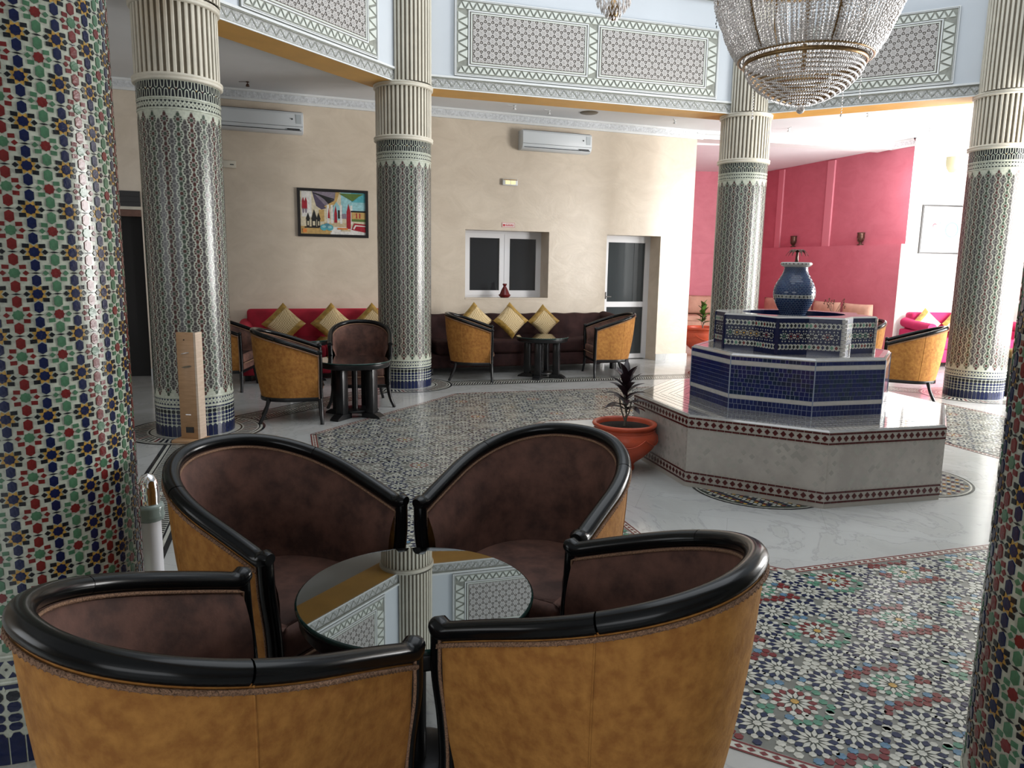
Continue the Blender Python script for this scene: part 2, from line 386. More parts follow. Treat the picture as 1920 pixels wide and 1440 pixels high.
def in_view(x, y):
    d = Vector((x, y, 0)) - Vector((0, 0, 1.6)); z = d.dot(fw)
    if z < .3: return False
    px = 960 + F_PX * d.dot(rt2) / z; py = 720 - F_PX * d.dot(up2) / z
    return 1400 < px < 1800 and 1060 < py < 1440
def parea(pts):
    return abs(sum(pts[i][0] * pts[(i + 1) % len(pts)][1] - pts[(i + 1) % len(pts)][0] * pts[i][1] for i in range(len(pts)))) / 2
vis = sorted([p for p in good if in_view(*p[2])], key=lambda p: -parea(p[0]) / (p[2].y ** 3))
solo = vis[:290]; soloid = set(id(p) for p in solo)
def panel_of(c):
    a = math.degrees(math.atan2(c[1] - FC[1], c[0] - FC[0])); best = 0; bd = 999
    for i in range(8):
        mid = lerp(po[i], po[(i + 1) % 8], .5); b_ = math.degrees(math.atan2(mid[1] - FC[1], mid[0] - FC[0])); dd = abs((a - b_ + 180) % 360 - 180)
        # wide/narrow sectors by angle
        if dd < bd: bd = dd; best = i
    return best
for p in solo:
    mb = MB(); c = p[2]; cen = sum((Vector(q) for q in p[0]), Vector((0, 0))) / len(p[0])
    mb.prism([(q[0] - cen.x, q[1] - cen.y) for q in p[0]], .0012, .0035, 0)
    ob('tile', mb.me('tile', [TM[TI[p[1]]]]), panels[panel_of(c)], loc=(cen.x, cen.y, 0))
st = [MB() for _ in range(8)]
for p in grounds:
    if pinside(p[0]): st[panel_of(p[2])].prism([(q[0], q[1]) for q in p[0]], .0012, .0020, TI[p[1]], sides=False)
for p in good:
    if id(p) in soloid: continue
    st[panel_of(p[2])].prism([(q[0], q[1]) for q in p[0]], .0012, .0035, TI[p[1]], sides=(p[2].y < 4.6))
for i in range(8):
    if st[i].f: st[i].build('mosaic_tiles', TM, panels[i], 'stuff')

# border strips between the columns and rings around the column feet
sb = MB()
def strip(A, B, wd=.40):
    A, B = Vector(A), Vector(B); d = (B - A); L = d.length; d.normalize(); n_ = Vector((-d.y, d.x))
    def q(a, b, e0, e1, mi, z, sh=0):
        p = [A + d * a + n_ * e0, A + d * b + n_ * e0, A + d * (b + sh) + n_ * e1, A + d * (a + sh) + n_ * e1]
        sb.poly([(v.x, v.y, z) for v in p], mi)
    h = wd / 2
    q(.55, L - .55, -h, h, TI['offwhite'], .0014)
    for e in (-h, h - .03): q(.55, L - .55, e, e + .03, TI['black'], .0022)
    for e in (-h + .05, h - .065): q(.55, L - .55, e, e + .012, TI['black'], .0022)
    k = int((L - 1.1) / .036)
    for t in range(k):
        a = .55 + (L - 1.1) * t / k
        q(a, a + .018, -h + .065, -.012, TI['black'], .0022, .05); q(a, a + .018, .012, h - .07, TI['black'], .0022, -.05)
        if t % 3 == 0: q(a, a + .02, -.008, .008, TI['red'], .0022)
seq = ['p1', 'p2', 'p3', 'p4', 'p5']
for a, b in zip(seq[:-1], seq[1:]): strip(COLS[a], COLS[b])
strip(COLS['p1'], COLS['p6'])
def ringband(c, r0, r1, mi, z, n=72):
    vs = []; 
    for i in range(n):
        a = 2 * PI * i / n; vs += [(c[0] + r0 * math.cos(a), c[1] + r0 * math.sin(a), z), (c[0] + r1 * math.cos(a), c[1] + r1 * math.sin(a), z)]
    sb.mesh(vs, [(2 * i, 2 * i + 1, (2 * i + 3) % (2 * n), (2 * i + 2) % (2 * n)) for i in range(n)], mi)
for k, c in COLS.items():
    ringband(c, .34, .63, TI['offwhite'], .0030); ringband(c, .605, .63, TI['black'], .0036); ringband(c, .57, .582, TI['black'], .0036); ringband(c, .40, .415, TI['black'], .0036)
    for t in range(64):
        a = 2 * PI * t / 64; a2 = a + .06
        sb.poly([(c[0] + r * math.cos(q), c[1] + r * math.sin(q), .0036) for r, q in ((.43, a), (.43, a + .05), (.555, a2 + .09), (.555, a2 + .04))], TI['black'] if t % 4 else TI['red'])
sb.build('mosaic_border', TM, floor, 'stuff')
# four mosaic lobes showing beside the fountain base
lb = MB()
for a in (240, 330, 60, 150):
    n = nvec(a - .0); c = Vector((FC[0] + .90 * n[0], FC[1] + .90 * n[1])); R_ = .50
    def disc(r, mi, z): lb.poly([(c.x + r * math.cos(t * PI / 24), c.y + r * math.sin(t * PI / 24), z) for t in range(48)], mi)
    disc(R_, TI['black'], .0014); disc(R_ - .018, TI['offwhite'], .0020); disc(R_ - .03, TI['grout'], .0024)
    for i in range(-14, 15):
        for j in range(-16, 17):
            q = c + Vector(((i + .5 * (j % 2)) * .034, j * .030))
            if (q - c).length < R_ - .05:
                lb.poly([(v[0], v[1], .0036) for v in star(q, .0155, 6, .3, .75)], TI[['offwhite', 'navy', 'offwhite', 'red', 'offwhite', 'gold', 'navy'][(i * 3 + j * 5) % 7]])
lb.build('mosaic_medallion', TM, floor, 'stuff')

# ---- back wall (wall local frame: x along, -y toward room)
wallA = MB(); TH = .50
def wbox(mb, u0, u1, z0, z1, y0=0.0, y1=TH, mi=0): mb.box((u0, y0, z0), (u1, y1, z1), mi)
UL = -8.62
for (u0, u1, z0, z1) in ((UL, -4.10, 0, 4.2), (-4.10, -2.69, 0, 1.09), (-4.10, -2.69, 2.15, 4.2), (-2.69, -1.65, 0, 4.2), (-1.65, -.62, 2.14, 4.2), (-.62, 0, 0, 4.2), (-12.5, UL, 2.50, 4.2)):
    wbox(wallA, u0, u1, z0, z1)
wa = weld(wallA.build('wall_back', M['wall'], kind='structure')); wa.location = W0; wa.rotation_euler = (0, 0, WA)
# cornice along the back wall (carved band between two plain beads)
cb = MB()
def cornice(mb, u0, u1, zt=ZCEIL, proj=.10, hgt=.135, X=None):
    pr = [(0, -hgt), (-.03, -hgt), (-.04, -hgt + .022), (-.045, -hgt + .03), (-proj + .01, -.03), (-proj, -.024), (-proj, 0), (0, 0)]
    mis = [0, 0, 0, 1, 0, 0, 0]
    for k in range(len(pr) - 1):
        (y0, z0), (y1, z1) = pr[k], pr[k + 1]
        q = [(u0, y0, zt + z0), (u1, y0, zt + z0), (u1, y1, zt + z1), (u0, y1, zt + z1)]
        if X: q = [X(v) for v in q]
        mb.poly(q, mis[k])
cornice(cb, -12, 0.10)
t1 = cb.build('trim_1', [M['plasterwhite'], M['carve']], kind='structure'); t1.location = W0; t1.rotation_euler = (0, 0, WA)
# marble skirting
def skirt(name, segs):
    mb = MB()
    for (u0, u1, y0) in segs: mb.box((u0, y0 - .014, 0), (u1, y0, .115))
    o = mb.build(name, M['marble'], kind='structure'); o.location = W0; o.rotation_euler = (0, 0, WA); return o
skirt('baseboard_back', ((UL, -1.65, 0), (-.62, .014, 0)))
# reveal left of the alcove: side of wall going back
sd = MB(); sd.box((-.30, 0.502, 0), (0, 4.6, 4.2)); o = sd.build('wall_alcove_left', M['pink'], kind='structure'); o.location = W0; o.rotation_euler = (0, 0, math.radians(3))

# ---- window in the back wall
win = ob('window_1', None, loc=W0, rz=WA); win['kind'] = 'structure'
def frame_rect(mb, u0, u1, z0, z1, t, y0, y1, mi=0):
    mb.box((u0, y0, z0), (u0 + t, y1, z1), mi); mb.box((u1 - t, y0, z0), (u1, y1, z1), mi); mb.box((u0 + t, y0, z1 - t), (u1 - t, y1, z1), mi); mb.box((u0 + t, y0, z0), (u1 - t, y1, z0 + t), mi)
wf = MB(); frame_rect(wf, -4.10, -2.69, 1.09, 2.15, .05, .34, .42); wf.build('window_frame', M['pvc'], win)
for (u0, u1, g0, g1, y) in ((-4.05, -3.345, -3.93, -3.425, .325), (-3.335, -2.735, -3.244, -2.78, .335)):
    s = MB(); s.box((u0, y, 1.12), (g0, y + .05, 2.12)); s.box((g1, y, 1.12), (u1, y + .05, 2.12)); s.box((g0, y, 1.12), (g1, y + .05, 1.20)); s.box((g0, y, 2.04), (g1, y + .05, 2.12)); so = s.build('sash', M['pvc'], win)
    g = MB(); g.box((g0, y + .02, 1.20), (g1, y + .03, 2.04)); g.build('pane', M['darkglass'], so)
ss = MB(); ss.box((-4.10, -.008, 1.07), (-2.69, .34, 1.092)); ss.build('window_sill', M['wall'], win)
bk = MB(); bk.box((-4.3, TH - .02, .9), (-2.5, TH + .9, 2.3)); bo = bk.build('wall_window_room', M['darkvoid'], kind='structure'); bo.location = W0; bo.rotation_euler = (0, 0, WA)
# ---- glazed door
dr = ob('door_1', None, loc=W0, rz=WA); dr['kind'] = 'structure'
f = MB(); f.box((-1.65, .34, 0), (-1.60, .42, 2.14)); f.box((-.655, .34, 0), (-.62, .42, 2.14)); f.box((-1.60, .34, 2.085), (-.655, .42, 2.14)); f.build('door_frame', M['pvc'], dr)
lf = MB()
lf.box((-1.60, .33, .01), (-1.442, .38, 2.085)); lf.box((-.72, .33, .01), (-.655, .38, 2.085)); lf.box((-1.442, .33, 2.03), (-.72, .38, 2.085)); lf.box((-1.442, .33, .01), (-.72, .38, .09)); lf.box((-1.442, .33, .92), (-.72, .38, 1.012))
leaf = lf.build('door_leaf', M['pvc'], dr)
for z0, z1 in ((.09, .92), (1.012, 2.03)):
    g = MB(); g.box((-1.442, .35, z0), (-.72, .36, z1)); g.box((-.93, .345, z0), (-.918, .365, z1)); g.build('pane', M['frosted'], leaf)
h = MB(); h.box((-1.49, .30, 1.06), (-1.47, .33, 1.18)); h.sweep([(-1.48, .30, 1.10), (-1.375, .295, 1.10)], .009, .009); h.build('door_handle', M['chrome'], dr)
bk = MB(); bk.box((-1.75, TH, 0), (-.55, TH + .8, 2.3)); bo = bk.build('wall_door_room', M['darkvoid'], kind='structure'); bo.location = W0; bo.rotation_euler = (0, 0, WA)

# ---- dark doorway at the far left of the back wall
dd = ob('door_2', None, loc=W0, rz=WA); dd['kind'] = 'structure'
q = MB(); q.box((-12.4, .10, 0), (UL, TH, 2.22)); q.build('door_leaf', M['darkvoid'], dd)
q = MB(); q.box((-12.4, -.05, 2.30), (UL - .0, .06, 2.50)); q.box((-12.4, -.07, 2.36), (UL, -.05, 2.375)); q.box((-12.4, -.07, 2.43), (UL, -.05, 2.445)); q.build('lintel', M['blackframe'], dd)
q = MB(); q.box((-12.4, -.03, 2.26), (UL, .05, 2.30)); q.build('lintel_bead', M['ivory'], dd)
q = MB(); q.box((-12.4, -.04, 2.17), (UL, .10, 2.26)); q.build('carved_band', M['bronze'], dd)

# ---- alcove: pink walls, bench ledge; white wall to the right
K = Vector((6.99, 13.36)); Cb = Vector((5.80, 17.30)); dK = (Cb - K).normalized(); nK = Vector((dK.y, -dK.x))   # nK points right/away from alcove
if nK.x < 0: nK = -nK
def kbox(mb, t0, t1, e0, e1, z0, z1, mi=0):
    p = [K + dK * t0 + nK * e0, K + dK * t1 + nK * e0, K + dK * t1 + nK * e1, K + dK * t0 + nK * e1]
    mb.mesh([(v.x, v.y, z0) for v in p] + [(v.x, v.y, z1) for v in p], [(0, 3, 2, 1), (4, 5, 6, 7), (0, 1, 5, 4), (1, 2, 6, 5), (2, 3, 7, 6), (3, 0, 4, 7)], mi)
pk = MB(); kbox(pk, 0, 4.3, -.09, .3, 0, 2.10); kbox(pk, 0, 4.3, .0, .3, 2.10, 4.2)
weld(pk.build('wall_alcove_right', M['pink'], kind='structure'))
ec = MB(); kbox(ec, -.012, 0, -.09, .0, 0, 2.10); ec.build('trim_5', M['wallwhite'], kind='structure')
st_ = MB(); kbox(st_, 1.95, 2.15, -.035, .01, 2.10, 3.80); kbox(st_, 3.55, 3.72, -.035, .01, 2.10, 3.80); st_.build('trim_2', M['pinkstrip'], kind='structure')
bw = MB(); bw.box((2.6, 17.45, 0), (6.2, 17.8, 1.95)); bw.box((2.6, 17.55, 1.95), (6.2, 17.8, 4.2)); bw.build('wall_alcove_back', M['pink'], kind='structure')
# beam across the mouth of the alcove
bm_ = MB(); A = Vector((3.05, 13.0)); B = Vector((6.70, 13.80)); d_ = (B - A).normalized(); n_ = Vector((d_.y, -d_.x))
L_ = (B - A).length
def bx2(a, b, e0, e1, z0, z1, mi=0):
    p = [A + d_ * a + n_ * e0, A + d_ * b + n_ * e0, A + d_ * b + n_ * e1, A + d_ * a + n_ * e1]
    bm_.mesh([(v.x, v.y, z0) for v in p] + [(v.x, v.y, z1) for v in p], [(0, 3, 2, 1), (4, 5, 6, 7), (0, 1, 5, 4), (1, 2, 6, 5), (2, 3, 7, 6), (3, 0, 4, 7)], mi)
bx2(0, L_ + .1, -.35, .02, 3.79, 3.92); bx2(0, L_ + .1, .02, .09, 3.86, 3.92)
bm_.build('trim_3', M['plasterwhite'], kind='structure')
kc = MB()
def XK(v): p = K + dK * v[0] + nK * v[1]; return (p.x, p.y, v[2])
cornice(kc, -.06, .55, X=XK, hgt=.125, proj=.10)
kc.build('trim_4', [M['plasterwhite'], M['carve']], kind='structure')
wr = MB(); dW = Vector((1, .12)).normalized(); nW = Vector((-dW.y, dW.x))
p = [K, K + dW * 2.5, K + dW * 2.5 + nW * .3, K + nW * .3]
wr.prism([(v.x, v.y) for v in p], 0, 4.2, 0, bottom=True); wr.build('wall_right_back', M['wallwhite'], kind='structure')
# far right wall with tall window openings, side and rear walls
rw = MB()
for (y0, y1, z0, z1) in ((-5, 5.6, 0, 4.2), (5.6, 12.0, 3.4, 4.2), (5.6, 12.0, 0, .25), (12.0, 14.3, 0, 4.2), (8.7, 8.9, .25, 3.4)): rw.box((9.2, y0, z0), (9.5, y1, z1))
rw.build('wall_right', M['wallwhite'], kind='structure')
lw = MB()
for (y0, y1, z0, z1) in ((-5, -.1, 0, 4.2), (-.1, 2.5, 3.1, 4.2), (-.1, 2.5, 0, .9), (2.5, 13, 0, 4.2)): lw.box((-8.4, y0, z0), (-8.1, y1, z1))
lw.build('wall_left', M['wall'], kind='structure')
rv = MB()
for (x0, x1, z0, z1) in ((-8.4, -3.5, 0, 4.2), (-3.5, 1.5, 3.5, 4.2), (1.5, 11.3, 0, 4.2)): rv.box((x0, -5.2, z0), (x1, -4.9, z1))
rv.build('wall_front', M['wall'], kind='structure')

# ---- aisle ceiling with the ring opening, atrium walls above
cl = MB(); ringo = []
cols8 = [(FC[0] + 5.33 * math.cos(math.radians(a)), FC[1] + 5.33 * math.sin(math.radians(a))) for a in rng_ang]
cols8[0] = COLS['p2']; cols8[1] = COLS['p3']; cols8[2] = COLS['p4']; cols8[3] = COLS['p5']; cols8[7] = COLS['p1']
big = [(-12, 20), (12, 20), (12, -5.2), (-12, -5.2)]
def ray_box(a):
    c, s = math.cos(a), math.sin(a); ts = []
    if c > 1e-6: ts.append((12 - FC[0]) / c)
    if c < -1e-6: ts.append((-12 - FC[0]) / c)
    if s > 1e-6: ts.append((20 - FC[1]) / s)
    if s < -1e-6: ts.append((-5.2 - FC[1]) / s)
    t = min(ts); return (FC[0] + t * c, FC[1] + t * s)
N8 = len(cols8)
for i in range(8):
    a, b = cols8[i], cols8[(i + 1) % 8]
    for k in range(6):
        p0_, p1_ = lerp(a, b, k / 6), lerp(a, b, (k + 1) / 6)
        q0 = ray_box(math.atan2(p0_[1] - FC[1], p0_[0] - FC[0])); q1 = ray_box(math.atan2(p1_[1] - FC[1], p1_[0] - FC[0]))
        cl.poly([(*p0_, ZCEIL), (*p1_, ZCEIL), (*q1, ZCEIL), (*q0, ZCEIL)])
for (cx, cy) in ((12, 20), (-12, 20), (12, -5.2), (-12, -5.2)):
    pass
cl.poly([(-12.5, -5.6, ZCEIL + .3), (12.5, -5.6, ZCEIL + .3), (12.5, 20.5, ZCEIL + .3), (-12.5, 20.5, ZCEIL + .3)][0:0] or [(-12, 19.9, ZCEIL + .01), (-11, 20, ZCEIL + .01), (-12, 20, ZCEIL + .01)])
cl.build('ceiling', M['ceil'], kind='structure')
ac = MB(); ac.box((3.1, 13.9, 3.83), (7.2, 17.6, 3.95)); ac.build('ceiling_alcove', M['ceil'], kind='structure')

# ---- ring walls with carved frieze panels (local frame: x along side, -y toward atrium)
M['trianglepaint'] = mat('pale_green_white_paint', (.60, .63, .58), .5)
M['latticepaint'] = mat('pale_lattice_paint', (.56, .54, .52), .5)
def side_mesh(Ls, fields, f0, f1):
    wallm = MB(); yi = -.09
    # soffit and body
    wallm.box((0, yi, ZSOF), (Ls, yi + .44, 7.2), 0)
    wallm.poly([(0, yi, ZSOF - .001), (0, yi + .44, ZSOF - .001), (Ls, yi + .44, ZSOF - .001), (Ls, yi, ZSOF - .001)], 1)
    # lower white lip, zigzag band, moulding
    tr = MB()
    tr.box((0, yi - .012, ZSOF - .002), (Ls, yi, ZSOF + .012), 0); tr.box((0, yi - .006, ZSOF + .012), (Ls, yi, ZSOF + .02), 1); tr.box((0, yi - .004, ZSOF + .02), (Ls, yi, ZSOF + .125), 2)
    tr.box((0, yi - .018, ZSOF + .125), (Ls, yi, ZSOF + .138), 1); tr.box((0, yi - .03, ZSOF + .138), (Ls, yi, ZSOF + .162), 0)
    tr.box((0, yi - .04, 5.27), (Ls, yi, 5.33), 1); tr.box((0, yi - .06, 5.33), (Ls, yi, 5.40), 0)
    k = int(Ls / .12)
    for t in range(k):
        u0, u1 = Ls * t / k, Ls * (t + 1) / k; um = (u0 + u1) / 2; z0, z1 = ZSOF + .035, ZSOF + .110
        for (a, b) in (((u0, z0), (um, z1)), ((um, z1), (u1, z0))):
            dx, dz = b[0] - a[0], b[1] - a[1]; L = math.hypot(dx, dz); ox, oz = -dz / L * .0055, dx / L * .0055
            tr.mesh([(a[0] - ox, yi - .008, a[1] - oz), (b[0] - ox, yi - .008, b[1] - oz), (b[0] + ox, yi - .008, b[1] + oz), (a[0] + ox, yi - .008, a[1] + oz)], [(0, 1, 2, 3)], 1)
        for s_ in range(4):
            uu = u0 + (u1 - u0) * (s_ + .5) / 4; tr.box((uu - .006, yi - .008, ZSOF + .05 + .03 * (s_ % 2)), (uu + .006, yi, ZSOF + .062 + .03 * (s_ % 2)), 0)
    # carved panel
    pn = MB()
    z0, z3 = 3.975, 4.90
    pn.box((f0, yi - .022, z0), (f1, yi, z3), 1)                       # grey-green ground
    frame_rect(pn, f0, f1, z0, z3, .012, yi - .034, yi - .022, 0)
    frame_rect(pn, f0 + .018, f1 - .018, z0 + .018, z3 - .018, .006, yi - .034, yi - .022, 0)
    def tri(ax, az, bx, bz, cx, cz): pn.prism([(ax, az), (bx, bz), (cx, cz)], .022, .034, 3, X=lambda v: (v[0], yi - v[2], v[1]))
    def band_h(u0, u1, za, zb):
        n = max(1, round((u1 - u0) / .100)); p_ = (u1 - u0) / n; g = .015
        for i in range(n):
            x0, x1 = u0 + i * p_, u0 + (i + 1) * p_; xm = (x0 + x1) / 2
            tri(x0 + g, za + .012, x1 - g, za + .012, xm, zb - .030); tri(xm + g, zb - .012, xm + p_ - g, zb - .012, x1, za + .030) if i < n - 1 else None
    def band_v(z_0, z_1, ua, ub):
        n = max(1, round((z_1 - z_0) / .118)); p_ = (z_1 - z_0) / n; g = .017
        for i in range(n):
            a, b = z_0 + i * p_, z_0 + (i + 1) * p_; m_ = (a + b) / 2
            tri(ua + .012, a + g, ua + .012, b - g, ub - .030, m_)
            if i < n - 1: tri(ub - .012, m_ + g, ub - .012, m_ + p_ - g, ua + .030, b)
    band_h(f0 + .03, f1 - .03, z0 + .03, 4.105); band_h(f0 + .03, f1 - .03, 4.765, z3 - .03)
    xs = [f0 + .03]
    for (a, b) in fields: xs += [a - .02, b + .02]
    xs.append(f1 - .03)
    for i in range(0, len(xs), 2): band_v(4.115, 4.755, xs[i], xs[i + 1])
    for (a, b) in fields:
        frame_rect(pn, a - .02, b + .02, 4.105, 4.765, .014, yi - .036, yi - .022, 0)
        pn.box((a, yi - .026, 4.122), (b, yi - .0225, 4.748), 2)
        frame_rect(pn, a + .012, b - .012, 4.130, 4.740, .016, yi - .038, yi - .026, 3)
    lat = MB()
    S = .098
    for (a, b) in fields:
        a2, b2, c2, d2 = a + .03, b - .03, 4.148, 4.722; nj = int((d2 - c2) / (S * .866)) + 2; ni = int((b2 - a2) / S) + 2
        def clip(P): return all(a2 <= x <= b2 and c2 <= z <= d2 for x, z in P)
        for j in range(-1, nj):
            for i in range(-1, ni):
                cx, cz = a2 + (i + .5 * (j % 2)) * S + .02, c2 + j * S * .866 + .02
                P = [(cx + .0095 * math.cos(t * PI / 3), cz + .0095 * math.sin(t * PI / 3)) for t in range(6)]
                if clip(P): lat.prism(P, .026, .036, 0, X=lambda v: (v[0], yi - v[2], v[1]), sides=False)
                def bar(p0_, p1_, wv):
                    dx, dz = p1_[0] - p0_[0], p1_[1] - p0_[1]; L = math.hypot(dx, dz); ox, oz = -dz / L * wv, dx / L * wv
                    P = [(p0_[0] - ox, p0_[1] - oz), (p1_[0] - ox, p1_[1] - oz), (p1_[0] + ox, p1_[1] + oz), (p0_[0] + ox, p0_[1] + oz)]
                    if clip(P): lat.prism(P, .026, .036, 0, X=lambda v: (v[0], yi - v[2], v[1]), sides=False)
                for t in range(6):
                    an = t * PI / 3
                    pol = lambda r, q: (cx + r * math.cos(q), cz + r * math.sin(q))
                    for s_ in (-1, 1):
                        bar(pol(.0135, an + s_ * .30), pol(.027, an + s_ * .30), .0044)      # petal sides
                        bar(pol(.027, an + s_ * .30), pol(S * .47, an + s_ * .02), .0044)
                    an += PI / 6; rc3 = S * .577
                    if t in (0, 1): 
                        c3 = pol(rc3, an); P = [(c3[0] + .0075 * math.cos(q_), c3[1] + .0075 * math.sin(q_)) for q_ in (0, PI / 2, PI, 3 * PI / 2)]
                        if clip(P): lat.prism(P, .026, .034, 0, X=lambda v: (v[0], yi - v[2], v[1]), sides=False)
                    bar(pol(rc3 * .62, an - .16), pol(rc3 * .62, an + .16), .0044)
    return wallm.me('wall', [M['upper'], M['orange']]), tr.me('trim', [M['plasterwhite'], M['olive'], M['carvegrey']]), pn.me('panel', [M['plasterwhite'], M['olive'], M['fieldbg'], M['trianglepaint']]), lat.me('lattice', [M['latticepaint']])
wide = side_mesh(5.0, [(.83, 2.42), (2.60, 4.21)], .635, 4.415)
narrow = side_mesh(3.26, [(.83, 2.44)], .64, 2.64)
for i in range(8):
    a, b = Vector(cols8[(i + 1) % 8]), Vector(cols8[i])   # counterclockwise order in cols8 is clockwise on the ground -> swap so that local -y faces centre
    d = b - a; L = d.length; ang = math.atan2(d.y, d.x)
    nloc = Vector((math.sin(ang), -math.cos(ang)))
    if nloc.dot(Vector(FC) - a) < 0: a, b = b, a; d = b - a; ang = math.atan2(d.y, d.x)
    ms = wide if L > 4.2 else narrow; base = 5.0 if L > 4.2 else 3.26
    wo = ob('wall_ring', ms[0], kind='structure', loc=(a.x, a.y, 0), rz=ang); wo.scale = (L / base, 1, 1)
    ob('ring_cornice', ms[1], wo); po_ = ob('carved_panel', ms[2], wo); ob('star_lattice', ms[3], po_, 'stuff')

# small orange brackets where the soffit meets each column
# ================================================================== COLUMNS
def cyl(u, z, R_): return (R_ * math.cos(u), R_ * math.sin(u), z)
NCOL = 40; DU = 2 * PI / NCOL; PER = .124; Z0P, Z1P = .385, 2.875
def mot_polys():
    """one motif in (arc metres, z) coordinates centred at 0: list of (poly, role)"""
    V = Vector; out = []
    out.append((star(V((0, 0)), .0155, 8, 0, .84), 'core'))
    for s_ in (-1, 1):
        hx = .0118; c0 = .0395 * s_
        out.append(([V((0, c0 - .0180)), V((hx, c0 - .0105)), V((hx, c0 + .0105)), V((0, c0 + .0180)), V((-hx, c0 + .0105)), V((-hx, c0 - .0105))], 'hex'))
        out.append(([V((s_ * .0290 - .0088, 0)), V((s_ * .0290, -.0078)), V((s_ * .0290 + .0086, 0)), V((s_ * .0290, .0078))], 'sq'))
        for s2 in (-1, 1):
            c = V((s_ * .0218, s2 * .0178)); out.append(([c + V((-.0084, -.0066)), c + V((.0088, -.0056)), c + V((.0084, .0066)), c + V((-.0088, .0056))] if s_ * s2 > 0 else [c + V((-.0084, -.0056)), c + V((.0084, -.0066)), c + V((.0088, .0056)), c + V((-.0084, .0066))], 'sq'))
    out.append(([V((-.0130, .062)), V((0, .0592)), V((.0130, .062)), V((0, .0648))], 'loz'))
    return out
MOT = mot_polys()
GOLDFILL = star(Vector((0, 0)), .0265, 8, PI / 8, .66)
def scheme(ci):
    k = ci % 4
    if k in (1, 3): return dict(core='navy', hex='navy', sq='black', loz='black')
    if k == 0: return dict(core='red', hex='green', sq='green', loz='black')
    return dict(core='green', hex='red', sq='red', loz='black')
def col_motifs():
    for ci in range(NCOL):
        off = 0 if ci % 2 == 0 else PER / 2; n = int((Z1P - Z0P) / PER) + 1
        for r in range(n + 1):
            zc = Z0P + .055 + off + r * PER
            if zc > Z1P - .03: continue
            yield ci, zc
def wrap(pts, a0, z0, R_): return [cyl(a0 + p[0] / RC, z0 + p[1], R_) for p in pts]
def shaft_mesh():
    mb = MB(); mb.lathe([(.345, 0), (.345, ZR + .02)], 96, mi=TI['cream']); return mb.me('shaft', TM)
